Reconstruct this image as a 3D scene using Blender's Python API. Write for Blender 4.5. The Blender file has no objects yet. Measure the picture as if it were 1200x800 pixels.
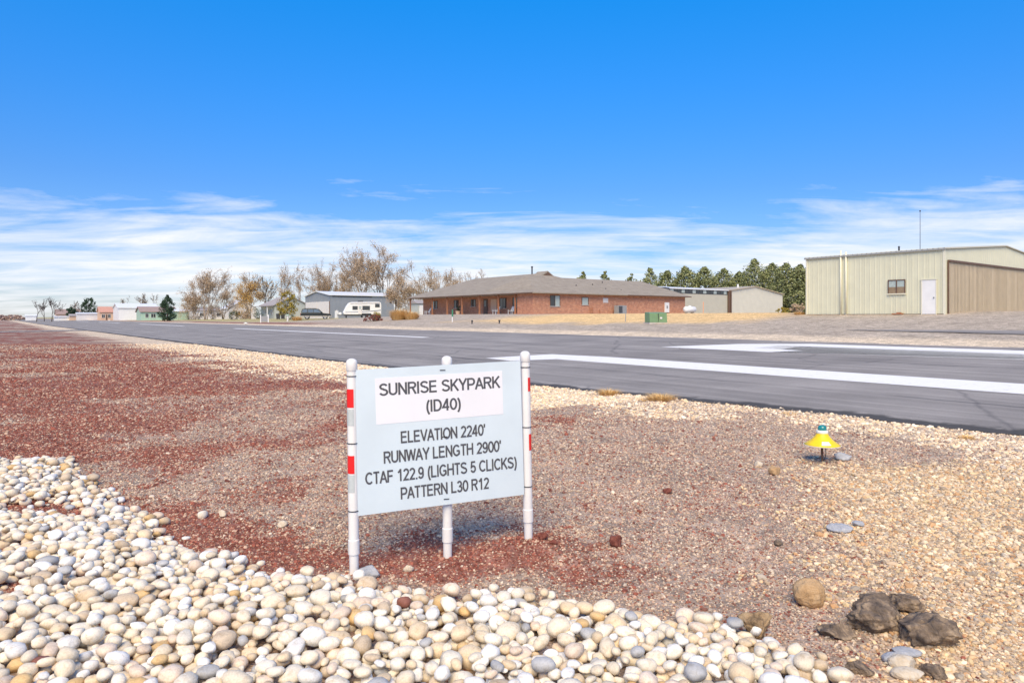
import bpy, bmesh, math, random
import numpy as np
from mathutils import Vector, Matrix, Euler, noise as mnoise
R = math.radians
random.seed(7)
rng = np.random.default_rng(11)

# ------------------------------------------------------------------ camera, sky, sun, exposure
scene = bpy.context.scene
C = scene.collection
CAMZ = 1.565
cam_d = bpy.data.cameras.new('camera'); cam = bpy.data.objects.new('camera', cam_d); C.objects.link(cam)
cam_d.lens = 24.0; cam_d.sensor_width = 36.0; cam_d.shift_y = -28.0 / 1200.0
cam_d.clip_start = 0.05; cam_d.clip_end = 20000
cam.location = (0, 0, CAMZ); cam.rotation_euler = (R(90), 0, 0)
scene.camera = cam
scene.view_settings.view_transform = 'Standard'; scene.view_settings.look = 'None'
scene.view_settings.gamma = 1.0; scene.view_settings.exposure = 0.8
scene.view_settings.use_curve_mapping = False

SUN_EL, SUN_AZ = R(48), R(186)          # azimuth clockwise from +Y: high behind the camera, veiled by thin cloud
world = bpy.data.worlds.new('World'); scene.world = world; world.use_nodes = True
nt = world.node_tree; nt.nodes.clear()
def N(tree, typ, **kw):
    n = tree.nodes.new(typ)
    for k, v in kw.items():
        if k.startswith('i_'):
            key = k[2:]
            n.inputs[int(key) if key.isdigit() else key.replace('_', ' ')].default_value = v
        else: setattr(n, k, v)
    return n
def math_n(tree, op, a, b=None, clamp=False):
    n = tree.nodes.new('ShaderNodeMath'); n.operation = op; n.use_clamp = clamp
    for i, v in enumerate((a, b)):
        if v is None: continue
        if isinstance(v, (int, float)): n.inputs[i].default_value = v
        else: tree.links.new(v, n.inputs[i])
    return n.outputs[0]
def mixc(tree, fac, a, b, mode='MIX'):
    n = tree.nodes.new('ShaderNodeMix'); n.data_type = 'RGBA'; n.blend_type = mode
    for sock, v in ((n.inputs[0], fac), (n.inputs[6], a), (n.inputs[7], b)):
        if isinstance(v, (int, float)): sock.default_value = v
        elif isinstance(v, tuple): sock.default_value = v if len(v) == 4 else (*v, 1)
        else: tree.links.new(v, sock)
    return n.outputs[2]
def ramp(tree, fac, stops, interp='LINEAR'):
    n = tree.nodes.new('ShaderNodeValToRGB'); n.color_ramp.interpolation = interp
    el = n.color_ramp.elements
    while len(el) < len(stops): el.new(0.5)
    for e, (p, c) in zip(el, stops):
        e.position = p; e.color = (c, c, c, 1) if isinstance(c, (int, float)) else (*c[:3], 1)
    tree.links.new(fac, n.inputs[0])
    return n.outputs[0]
sky = N(nt, 'ShaderNodeTexSky', sky_type='NISHITA', sun_disc=False, sun_elevation=SUN_EL, sun_rotation=SUN_AZ,
        altitude=700, air_density=1.0, dust_density=0.35, ozone_density=2.2)
tc = N(nt, 'ShaderNodeTexCoord')
sep = N(nt, 'ShaderNodeSeparateXYZ'); nt.links.new(tc.outputs['Generated'], sep.inputs[0])
zc = math_n(nt, 'MAXIMUM', sep.outputs[2], 0.0)
den = math_n(nt, 'ADD', zc, 0.10)
comb = N(nt, 'ShaderNodeCombineXYZ')
nt.links.new(math_n(nt, 'DIVIDE', sep.outputs[0], den), comb.inputs[0])
nt.links.new(math_n(nt, 'DIVIDE', sep.outputs[1], den), comb.inputs[1])
n1 = N(nt, 'ShaderNodeTexNoise', i_Scale=0.62, i_Detail=9.0, i_Roughness=0.62, i_Distortion=0.5)
nt.links.new(comb.outputs[0], n1.inputs['Vector'])
n2 = N(nt, 'ShaderNodeTexNoise', i_Scale=2.1, i_Detail=8.0, i_Roughness=0.6, i_Distortion=0.8)
mp = N(nt, 'ShaderNodeMapping', i_Location=(3.7, 1.2, 0.0), i_Rotation=(0, 0, 0.5), i_Scale=(0.55, 1.5, 1.0))
nt.links.new(comb.outputs[0], mp.inputs[0]); nt.links.new(mp.outputs[0], n2.inputs['Vector'])
SKY_GAIN = 0.15
# sky colour: deep saturated blue, paling towards the horizon
hs = N(nt, 'ShaderNodeHueSaturation', i_Hue=0.503, i_Saturation=1.46, i_Value=1.0)
nt.links.new(sky.outputs[0], hs.inputs['Color'])
cover = ramp(nt, zc, [(0.0, 0.80), (0.05, 0.95), (0.12, 0.72), (0.165, 0.36), (0.21, 0.10), (0.30, 0.0)])
nz = math_n(nt, 'ADD', math_n(nt, 'MULTIPLY', n1.outputs['Fac'], 0.62), math_n(nt, 'MULTIPLY', n2.outputs['Fac'], 0.38))
thick = math_n(nt, 'ADD', math_n(nt, 'MULTIPLY', cover, 0.62), math_n(nt, 'SUBTRACT', math_n(nt, 'MULTIPLY', nz, 2.0), 1.27))
cl = ramp(nt, thick, [(0.0, 0.0), (0.22, 0.45), (0.48, 0.96)])
CLOUD = (3.85, 3.9, 4.05)
deep = ramp(nt, zc, [(0.0, (0.26, 0.29, 0.44)), (0.06, (0.34, 0.36, 0.48)), (0.11, (0.42, 0.42, 0.52)), (0.18, (0.52, 0.50, 0.60)), (0.30, (0.72, 0.72, 0.80)), (0.45, (1.0, 1.0, 1.0))])
skyb = mixc(nt, 1.0, hs.outputs[0], deep, 'MULTIPLY')      # clear dry air: the blue stays deep almost down to the horizon
skyc = mixc(nt, cl, skyb, CLOUD)
bg = N(nt, 'ShaderNodeBackground', i_Strength=SKY_GAIN)
nt.links.new(skyc, bg.inputs[0])
wo = N(nt, 'ShaderNodeOutputWorld'); nt.links.new(bg.outputs[0], wo.inputs[0])

sun_d = bpy.data.lights.new('sun', 'SUN'); sun = bpy.data.objects.new('sun', sun_d); C.objects.link(sun)
sun_d.energy = 2.75; sun_d.angle = R(45); sun_d.color = (1.0, 0.81, 0.51)
sdir = Vector((math.sin(SUN_AZ) * math.cos(SUN_EL), math.cos(SUN_AZ) * math.cos(SUN_EL), math.sin(SUN_EL)))
sun.rotation_euler = sdir.to_track_quat('Z', 'Y').to_euler()
sun.location = (30, -60, 60)

# ------------------------------------------------------------------ terrain frame: d across the runway, s along it
ED = np.array([0.8, 0.6]); ES = np.array([-0.6, 0.8]); ROT = math.atan2(0.6, 0.8)
def ds(x, y): return 0.8 * x + 0.6 * y, -0.6 * x + 0.8 * y
def xy(d, s): return 0.8 * d - 0.6 * s, 0.6 * d + 0.8 * s
def _hash(ix, iy, seed):
    h = (ix.astype(np.int64) * 374761393 + iy.astype(np.int64) * 668265263 + seed * 974634577) & 0x7fffffff
    h = ((h ^ (h >> 13)) * 1274126177) & 0x7fffffff
    h = h ^ (h >> 16)
    return (h & 0xffff) / 65535.0
def vnoise(x, y, seed=0):
    x = np.asarray(x, float); y = np.asarray(y, float)
    ix = np.floor(x); iy = np.floor(y); fx = x - ix; fy = y - iy
    fx = fx * fx * (3 - 2 * fx); fy = fy * fy * (3 - 2 * fy)
    a = _hash(ix, iy, seed); b = _hash(ix + 1, iy, seed); c = _hash(ix, iy + 1, seed); d = _hash(ix + 1, iy + 1, seed)
    return (a * (1 - fx) + b * fx) * (1 - fy) + (c * (1 - fx) + d * fx) * fy
def fbm(x, y, seed=0, oct=4):
    t = 0; a = 0.5; n = 0
    for k in range(oct):
        t = t + a * vnoise(np.asarray(x) * 2 ** k, np.asarray(y) * 2 ** k, seed + k * 17); n += a; a *= 0.55
    return t / n
def sstep(a, b, x):
    t = np.clip((np.asarray(x, float) - a) / (b - a), 0, 1); return t * t * (3 - 2 * t)
FAR_EDGE = 26.6
def near_edge(s):
    return np.interp(s, [-60, 6, 11.5, 22, 49, 150, 500], [10.75, 10.7, 9.85, 9.45, 8.95, 7.6, 6.5])
def z_runway(d): return np.maximum(0.035 * (np.asarray(d, float) - 10.9), 0.0)
BED = [(-9.5, 7.7), (-5.6, 7.35), (-4.85, 7.25), (-3.5, 5.83), (-2.47, 4.78), (-1.85, 4.25), (-1.39, 3.97), (-0.91, 3.87), (-0.5, 3.80),
       (0.1, 3.69), (0.68, 3.52), (1.10, 3.24), (1.45, 3.04), (1.48, 2.85), (1.2, 2.3), (0.8, 1.6), (-9.5, 1.6)]
def bed_sd(x, y):
    """signed distance to the stone bed (positive inside)"""
    x = np.asarray(x, float); y = np.asarray(y, float)
    best = np.full(x.shape, 1e9); inside = np.zeros(x.shape, bool)
    n = len(BED)
    for i in range(n):
        x0, y0 = BED[i]; x1, y1 = BED[(i + 1) % n]
        ex, ey = x1 - x0, y1 - y0
        t = np.clip(((x - x0) * ex + (y - y0) * ey) / (ex * ex + ey * ey), 0, 1)
        best = np.minimum(best, np.hypot(x - x0 - t * ex, y - y0 - t * ey))
        cond = ((y0 > y) != (y1 > y))
        xi = (x1 - x0) * (y - y0) / ((y1 - y0) if y1 != y0 else 1e-9) + x0
        inside ^= cond & (x < xi)
    return np.where(inside, best, -best)
def H(x, y):
    """ground height"""
    x = np.asarray(x, float); y = np.asarray(y, float)
    d, s = ds(x, y)
    near = 0.06 * (fbm(x * 0.35, y * 0.35, 3, 3) - 0.5) + 0.035 * (fbm(x * 1.7, y * 1.7, 9, 3) - 0.5)
    fade = sstep(40, 14, s) * sstep(near_edge(s), near_edge(s) - 1.5, d)
    h = near * fade
    h = h + 0.075 * np.exp(-((x - 0.15) ** 2 + (y - 4.65) ** 2) / (2 * 0.3 ** 2))
    h = h + 0.06 * np.exp(-((x - 2.0) ** 2 / 0.18 + (y - 3.35) ** 2 / 0.06) / 2)
    h = h + 0.05 * sstep(0.0, 0.5, bed_sd(x, y)) * (x > -9) * (y < 9)
    # far side rises away from the runway
    slope = np.interp(s, [-60, 80, 110, 250, 320, 900], [0.07, 0.07, 0.047, 0.018, 0.006, 0.0])
    far = z_runway(FAR_EDGE) + slope * (np.minimum(d, 46.5) - FAR_EDGE) + 0.006 * np.clip(d - 55, 0, 55) * sstep(120, 60, s)
    far = far + 0.05 * (fbm(x * 0.4, y * 0.4, 21, 3) - 0.5) * sstep(28, 31, d) * sstep(140, 100, s) * sstep(46, 42, d)
    e = near_edge(s)
    under = z_runway(d) - 0.15
    w_in = sstep(e + 0.02, e + 0.28, d) * sstep(FAR_EDGE - 0.05, FAR_EDGE - 0.6, d)
    base = np.where(d < 18, h, far)
    return base * (1 - w_in) + under * w_in
def Hs(x, y): return float(H(np.array([x]), np.array([y]))[0])
def W(px, Y):
    """photo column px at distance Y -> world x, y, ground z"""
    x = (px - 600) / 800 * Y
    return x, Y, Hs(x, Y)

# ground zones: weights of red cinder, cream gravel, tan pea gravel, dry grass, pale dirt, far dirt
def zones(x, y):
    d, s = ds(x, y)
    e = near_edge(s)
    nA = fbm(x * 0.5, y * 0.5, 31, 5); nB = fbm(x * 1.5, y * 1.5, 47, 4); nC = fbm(x * 0.22, y * 0.22, 71, 4); nD = fbm(x * 5, y * 5, 91, 3)
    red = sstep(-0.9, 0.9, (-3.5 + (y - 6.66) * 0.62 - x) + (nA - 0.5) * 6.5 + (nB - 0.5) * 3.0 + (nD - .5) * 1.6)
    red = red * (0.12 + 0.88 * sstep(0.40, 0.53, nC * 0.30 + nA * 0.40 + nB * 0.30 + 0.02))
    blob = np.exp(-(((x + 0.15) / 0.75) ** 2 + ((y - 4.28) / 0.30) ** 2)) * 0.85 + np.exp(-(((x + 3.2) / 1.4) ** 2 + ((y - 4.3) / 1.2) ** 2)) * 1.6 + np.exp(-(((x + 3.9) / 1.0) ** 2 + ((y - 5.3) / 0.8) ** 2)) * 1.5
    blob = blob + 0.55 * np.exp(-(((x + 1.2) / 1.0) ** 2 + ((y - 4.6) / 0.5) ** 2)) + 0.6 * np.exp(-(((x - .6) / 0.9) ** 2 + ((y - 9.8) / 0.9) ** 2))
    red = np.maximum(red, sstep(0.35, 0.85, blob + (nB - 0.5) * 1.5 + (nD - .5) * .9))
    red = red * (1 - 0.75 * sstep(9, 14, y) * sstep(0.50, 0.60, fbm(x * 0.28 + y * 0.05, y * 0.55, 201, 4)))
    red = np.maximum(red, 0.7 * sstep(0.54, 0.68, nB * 0.6 + nA * 0.4) * sstep(3.0, -0.5, x))
    cream = sstep(2.3, 1.0, e - d + (nA - 0.5) * 3.2 + (nB - .5) * 1.5) * (d < 18)
    cream = cream * (0.45 + 0.55 * sstep(7, 14, s))
    cream = np.where(s > 9, np.maximum(cream, sstep(4.0, 1.7, e - d + (nA - .5) * 2.4 + (nB - .5) * 1.2)) * (d < 18), cream)
    tan = 0.9 * sstep(-0.45, 0.75, x - (1.75 + (y - 3.5) * 0.33) + (nB - 0.5) * 1.3 + (nD - .5) * .7) * sstep(7.6, 6.4, y + (nA - 0.5) * 2.0)
    red = np.clip(red * 0.80 + 0.10 * sstep(4.5, 1.0, x) * (d < 10), 0, 1) * (1 - cream * 0.85) * (d < 18)
    # far-left triangle beyond the side strip
    red = np.where((s > 104) & (d < 18), red * sstep(0.45, 0.6, nC + 0.1), red)
    shoulder = sstep(FAR_EDGE + 3.2, FAR_EDGE + 2.0, d + (nA - 0.5) * 1.2) * (d > 18)
    band = sstep(FAR_EDGE + 1.8, FAR_EDGE + 2.6, d) * sstep(FAR_EDGE + 6.5, FAR_EDGE + 4.5, d) * sstep(68, 90, s) * sstep(0.35, 0.5, nC * 0.5 + nB * 0.5)
    red = np.maximum(red, band * 0.9 * (d > 18))
    grass = sstep(33.2, 36.0, d + (nA - 0.5) * 5 - sstep(40, 25, s) * 3) * sstep(24, 28, s + (nA - 0.5) * 4) * sstep(60, 50, s + (nB - .5) * 8)
    lawn = sstep(FAR_EDGE + 5.5, FAR_EDGE + 7.5, d + (nA - 0.5) * 2) * sstep(92, 110, s)
    return dict(red=red, cream=np.maximum(cream, shoulder), tan=tan, grass=grass, lawn=lawn, nA=nA, nB=nB, nC=nC, far=(d > 18) * 1.0)
COL = dict(gravel=(0.40, 0.315, 0.245), red=(0.26, 0.100, 0.072), cream=(0.70, 0.57, 0.41), tan=(0.56, 0.42, 0.27),
           fgravel=(0.46, 0.385, 0.30), grass=(0.80, 0.55, 0.26), lawn=(0.44, 0.38, 0.19))
def zone_color(x, y):
    z = zones(x, y)
    def c(k): return np.array(COL[k])[None, :]
    base = c('gravel') * (1 - z['far'][:, None]) + c('fgravel') * z['far'][:, None]
    base = base * (0.85 + 0.3 * z['nB'][:, None])
    for k in ('tan', 'cream', 'red', 'grass', 'lawn'):
        w = z[k][:, None]; base = base * (1 - w) + c(k) * w
    return base, z

# ------------------------------------------------------------------ materials
def new_mat(name):
    m = bpy.data.materials.new(name); m.use_nodes = True
    t = m.node_tree; t.nodes.clear()
    o = t.nodes.new('ShaderNodeOutputMaterial'); p = t.nodes.new('ShaderNodeBsdfPrincipled')
    t.links.new(p.outputs[0], o.inputs[0])
    return m, t, p
def plain(name, col, rough=0.7, var=0.12, scale=6.0, metal=0.0, bump=0.0, bscale=40.0, spec=0.4, coat=0.0):
    m, t, p = new_mat(name)
    tc = t.nodes.new('ShaderNodeTexCoord')
    n = N(t, 'ShaderNodeTexNoise', i_Scale=scale, i_Detail=5.0, i_Roughness=0.6); t.links.new(tc.outputs['Object'], n.inputs['Vector'])
    lo = tuple(c * (1 - var) for c in col); hi = tuple(min(1, c * (1 + var)) for c in col)
    t.links.new(ramp(t, n.outputs['Fac'], [(0.3, lo), (0.7, hi)]), p.inputs['Base Color'])
    p.inputs['Roughness'].default_value = rough; p.inputs['Metallic'].default_value = metal
    p.inputs['Specular IOR Level'].default_value = spec
    if coat: p.inputs['Coat Weight'].default_value = coat
    if bump:
        n2 = N(t, 'ShaderNodeTexNoise', i_Scale=bscale, i_Detail=6.0); t.links.new(tc.outputs['Object'], n2.inputs['Vector'])
        b = N(t, 'ShaderNodeBump', i_Strength=bump, i_Distance=0.02); t.links.new(n2.outputs['Fac'], b.inputs['Height'])
        t.links.new(b.outputs[0], p.inputs['Normal'])
    return m
def island(name, cols, rough=0.8, spec=0.25, transl=0.0):
    m, t, p = new_mat(name)
    g = t.nodes.new('ShaderNodeNewGeometry')
    k = len(cols); stops = [(i / max(1, k - 1), c) for i, c in enumerate(cols)]
    t.links.new(ramp(t, g.outputs['Random Per Island'], stops), p.inputs['Base Color'])
    p.inputs['Roughness'].default_value = rough; p.inputs['Specular IOR Level'].default_value = spec
    return m
M = {}
M['white_plastic'] = plain('white_plastic', (0.80, 0.78, 0.74), 0.45, 0.05, 9)
M['panel'] = plain('sign_panel_sheet', (0.63, 0.72, 0.76), 0.5, 0.05, 2.5)
M['patch'] = plain('white_vinyl_patch', (0.80, 0.80, 0.82), 0.45, 0.03, 4)
M['ink'] = plain('dark_grey_ink', (0.085, 0.085, 0.095), 0.55, 0.15, 30)
M['red_band'] = plain('red_reflective_tape', (0.80, 0.02, 0.02), 0.35, 0.06, 30)
M['silver_band'] = plain('silver_reflective_tape', (0.52, 0.56, 0.55), 0.3, 0.08, 40)
M['tie'] = plain('black_cable_tie', (0.02, 0.02, 0.022), 0.5, 0.1, 30)
M['yellow'] = plain('yellow_enamel', (0.86, 0.60, 0.015), 0.4, 0.10, 14)
M['worn_white'] = plain('worn_white_paint', (0.8, 0.78, 0.7), 0.5, 0.05, 10)
M['teal_glass'] = plain('teal_glass', (0.02, 0.22, 0.22), 0.12, 0.2, 20, spec=0.7)
M['rust'] = plain('rusty_pipe', (0.16, 0.09, 0.06), 0.8, 0.4, 30)
M['bark'] = plain('bark', (0.34, 0.27, 0.21), 0.9, 0.35, 6)
M['dark_bark'] = plain('dark_bark', (0.115, 0.085, 0.07), 0.9, 0.35, 6)
M['tan_leaf'] = island('tan_autumn_leaves', [(0.52, 0.38, 0.24), (0.42, 0.29, 0.18), (0.62, 0.49, 0.33), (0.36, 0.25, 0.17)])
M['gold_leaf'] = island('golden_autumn_leaves', [(0.60, 0.36, 0.10), (0.50, 0.31, 0.11), (0.66, 0.45, 0.17), (0.42, 0.28, 0.12)])
M['olive_leaf'] = island('olive_yellow_leaves', [(0.30, 0.26, 0.05), (0.40, 0.28, 0.05), (0.22, 0.22, 0.05), (0.46, 0.30, 0.05)])
M['ever_leaf'] = island('evergreen_needles', [(0.21, 0.24, 0.095), (0.29, 0.31, 0.13), (0.15, 0.18, 0.075), (0.40, 0.39, 0.19)])
M['dark_ever'] = island('dark_evergreen_needles', [(0.03, 0.065, 0.04), (0.055, 0.095, 0.05), (0.025, 0.05, 0.03), (0.07, 0.11, 0.055)])
M['straw'] = island('straw_blades', [(0.78, 0.52, 0.20), (0.70, 0.42, 0.14), (0.84, 0.62, 0.32), (0.62, 0.38, 0.15)])
M['red_leaf'] = island('dark_red_shrub_leaves', [(0.20, 0.06, 0.05), (0.28, 0.10, 0.07), (0.14, 0.05, 0.04)])
M['brush'] = island('pinkish_brush', [(0.46, 0.33, 0.27), (0.56, 0.42, 0.34), (0.40, 0.29, 0.25)])
M['glass'] = plain('window_glass', (0.035, 0.04, 0.045), 0.06, 0.2, 3, spec=0.8)
M['pale_glass'] = plain('blind_behind_glass', (0.40, 0.47, 0.44), 0.15, 0.12, 6, spec=0.7)
M['brown_glass'] = plain('brown_blind_behind_glass', (0.28, 0.20, 0.12), 0.2, 0.2, 6, spec=0.6)
M['cream_metal'] = plain('cream_sheet_metal', (0.68, 0.665, 0.485), 0.45, 0.05, 1.2)
M['cream_trim'] = plain('cream_trim', (0.74, 0.71, 0.55), 0.45, 0.04, 3)
M['tan_metal'] = plain('tan_sheet_metal', (0.50, 0.42, 0.30), 0.5, 0.06, 1.5)
M['brown_trim'] = plain('brown_trim', (0.14, 0.085, 0.06), 0.6, 0.2, 8)
M['grey_beige_metal'] = plain('grey_beige_sheet_metal', (0.50, 0.48, 0.39), 0.5, 0.05, 1.0)
M['light_beige_metal'] = plain('light_beige_sheet_metal', (0.62, 0.60, 0.50), 0.5, 0.05, 1.0)
M['white_roof'] = plain('white_metal_roof', (0.82, 0.82, 0.80), 0.35, 0.05, 1.0)
M['grey_metal'] = plain('blue_grey_sheet_metal', (0.26, 0.285, 0.315), 0.5, 0.06, 0.8)
M['white_paint'] = plain('white_paint', (0.80, 0.80, 0.78), 0.5, 0.05, 2)
M['offwhite'] = plain('offwhite_paint', (0.72, 0.69, 0.66), 0.5, 0.06, 2)
M['green_box'] = plain('green_utility_enamel', (0.17, 0.28, 0.14), 0.5, 0.08, 3)
M['concrete'] = plain('concrete', (0.50, 0.46, 0.41), 0.85, 0.15, 4, bump=0.3)
M['sage_wall'] = plain('sage_green_siding', (0.40, 0.56, 0.44), 0.7, 0.05, 2)
M['pale_sage'] = plain('pale_grey_green_siding', (0.47, 0.50, 0.46), 0.7, 0.06, 2)
M['orange_wall'] = plain('peach_siding', (0.66, 0.46, 0.32), 0.7, 0.06, 2)
M['orange_roof'] = plain('terracotta_roof', (0.56, 0.30, 0.22), 0.8, 0.12, 2)
M['brown_roof'] = plain('faded_brown_roof', (0.34, 0.25, 0.22), 0.85, 0.12, 2)
M['grey_roof'] = plain('grey_roof', (0.36, 0.33, 0.32), 0.85, 0.1, 2)
M['wood_post'] = plain('stained_wood_post', (0.38, 0.17, 0.09), 0.7, 0.2, 4)
M['dark_metal'] = plain('dark_metal', (0.05, 0.05, 0.055), 0.5, 0.2, 6)
M['grey_unit'] = plain('grey_unit_metal', (0.30, 0.31, 0.31), 0.5, 0.1, 6)
M['suv_paint'] = plain('dark_green_car_paint', (0.022, 0.028, 0.028), 0.35, 0.1, 2, spec=0.4)
M['suv_clad'] = plain('silver_cladding', (0.38, 0.36, 0.32), 0.4, 0.08, 3)
M['tyre'] = plain('tyre_rubber', (0.025, 0.025, 0.025), 0.9, 0.2, 10)
M['rim'] = plain('alloy_rim', (0.5, 0.5, 0.5), 0.35, 0.1, 10, metal=0.6)
M['lamp_lens'] = plain('lamp_lens', (0.7, 0.7, 0.66), 0.15, 0.05, 10)
M['tail_lens'] = plain('tail_lens', (0.4, 0.02, 0.02), 0.2, 0.05, 10)
M['stripe'] = plain('blue_grey_stripe', (0.16, 0.18, 0.25), 0.5, 0.1, 4)
M['car_glass'] = plain('car_glass', (0.13, 0.155, 0.16), 0.05, 0.2, 3, spec=0.9)  # base colour lifted to stand for reflection in the side windows
M['orange_paint'] = plain('orange_stake', (0.75, 0.33, 0.16), 0.7, 0.1, 6)
M['marker_green'] = plain('green_marker_post', (0.05, 0.22, 0.12), 0.6, 0.1, 6)
M['marking'] = None

def brick_mat():
    m, t, p = new_mat('red_brick')
    tc = t.nodes.new('ShaderNodeTexCoord'); sp = t.nodes.new('ShaderNodeSeparateXYZ'); t.links.new(tc.outputs['Object'], sp.inputs[0])
    cb = t.nodes.new('ShaderNodeCombineXYZ')
    t.links.new(math_n(t, 'ADD', sp.outputs[0], sp.outputs[1]), cb.inputs[0]); t.links.new(sp.outputs[2], cb.inputs[1])
    b = N(t, 'ShaderNodeTexBrick', i_Scale=1.0, i_Color1=(0.56, 0.20, 0.095, 1), i_Color2=(0.36, 0.105, 0.05, 1), i_Mortar=(0.55, 0.42, 0.31, 1))
    b.inputs['Mortar Size'].default_value = 0.012; b.inputs['Brick Width'].default_value = 0.30; b.inputs['Row Height'].default_value = 0.10
    b.inputs['Bias'].default_value = 0.0
    t.links.new(cb.outputs[0], b.inputs['Vector'])
    n = N(t, 'ShaderNodeTexNoise', i_Scale=2.2, i_Detail=8.0, i_Roughness=0.75); t.links.new(cb.outputs[0], n.inputs['Vector'])
    c = mixc(t, ramp(t, n.outputs['Fac'], [(0.50, 0.0), (0.62, 0.65)]), b.outputs['Color'], (0.68, 0.38, 0.24))
    t.links.new(c, p.inputs['Base Color']); p.inputs['Roughness'].default_value = 0.85
    bp = N(t, 'ShaderNodeBump', i_Strength=0.5, i_Distance=0.01, invert=True); t.links.new(b.outputs['Fac'], bp.inputs['Height']); t.links.new(bp.outputs[0], p.inputs['Normal'])
    return m
M['brick'] = brick_mat()
def shingle_mat():
    m, t, p = new_mat('weathered_shingles')
    tc = t.nodes.new('ShaderNodeTexCoord'); sp = t.nodes.new('ShaderNodeSeparateXYZ'); t.links.new(tc.outputs['Object'], sp.inputs[0])
    cb = t.nodes.new('ShaderNodeCombineXYZ')
    t.links.new(math_n(t, 'ADD', sp.outputs[0], sp.outputs[1]), cb.inputs[0]); t.links.new(math_n(t, 'MULTIPLY', sp.outputs[2], 2.6), cb.inputs[1])
    b = N(t, 'ShaderNodeTexBrick', i_Scale=1.0, i_Color1=(0.33, 0.285, 0.225, 1), i_Color2=(0.265, 0.225, 0.175, 1), i_Mortar=(0.18, 0.15, 0.12, 1))
    b.inputs['Mortar Size'].default_value = 0.02; b.inputs['Brick Width'].default_value = 0.9; b.inputs['Row Height'].default_value = 0.30
    t.links.new(cb.outputs[0], b.inputs['Vector'])
    n = N(t, 'ShaderNodeTexNoise', i_Scale=0.9, i_Detail=8.0, i_Roughness=0.7); t.links.new(tc.outputs['Object'], n.inputs['Vector'])
    c = mixc(t, ramp(t, n.outputs['Fac'], [(0.35, 0.0), (0.7, 0.45)]), b.outputs['Color'], (0.39, 0.34, 0.265))
    t.links.new(c, p.inputs['Base Color']); p.inputs['Roughness'].default_value = 0.9
    return m
M['shingle'] = shingle_mat()

def ground_mat():
    m, t, p = new_mat('ground_gravel')
    at = N(t, 'ShaderNodeAttribute', attribute_name='zone')
    g = t.nodes.new('ShaderNodeNewGeometry')
    # stone-sized speckle, coarser with a second scale so that far ground keeps some grain
    v1 = N(t, 'ShaderNodeTexVoronoi', i_Scale=70.0); v1.feature = 'F1'; t.links.new(g.outputs['Position'], v1.inputs['Vector'])
    v2 = N(t, 'ShaderNodeTexVoronoi', i_Scale=22.0); v2.feature = 'F1'; t.links.new(g.outputs['Position'], v2.inputs['Vector'])
    v3 = N(t, 'ShaderNodeTexVoronoi', i_Scale=5.0); t.links.new(g.outputs['Position'], v3.inputs['Vector'])
    def bw(v):
        s = t.nodes.new('ShaderNodeSeparateXYZ'); t.links.new(v.outputs['Color'], s.inputs[0]); return s.outputs[0]
    k = math_n(t, 'ADD', math_n(t, 'MULTIPLY', bw(v1), 0.35), math_n(t, 'ADD', math_n(t, 'MULTIPLY', bw(v2), 0.35), math_n(t, 'MULTIPLY', bw(v3), 0.30)))
    f = ramp(t, k, [(0.15, 0.55), (0.5, 0.95), (0.85, 1.5)])
    c = mixc(t, 1.0, at.outputs['Color'], f, 'MULTIPLY')
    nb = N(t, 'ShaderNodeTexNoise', i_Scale=0.9, i_Detail=7.0, i_Roughness=0.7); t.links.new(g.outputs['Position'], nb.inputs['Vector'])
    c = mixc(t, 1.0, c, ramp(t, nb.outputs['Fac'], [(0.3, 0.82), (0.7, 1.16)]), 'MULTIPLY')
    t.links.new(c, p.inputs['Base Color'])
    p.inputs['Roughness'].default_value = 0.95; p.inputs['Specular IOR Level'].default_value = 0.15
    b = N(t, 'ShaderNodeBump', i_Strength=0.7, i_Distance=0.012); t.links.new(v1.outputs['Distance'], b.inputs['Height']); b.invert = True
    t.links.new(b.outputs[0], p.inputs['Normal'])
    return m
M['ground'] = ground_mat()
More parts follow.
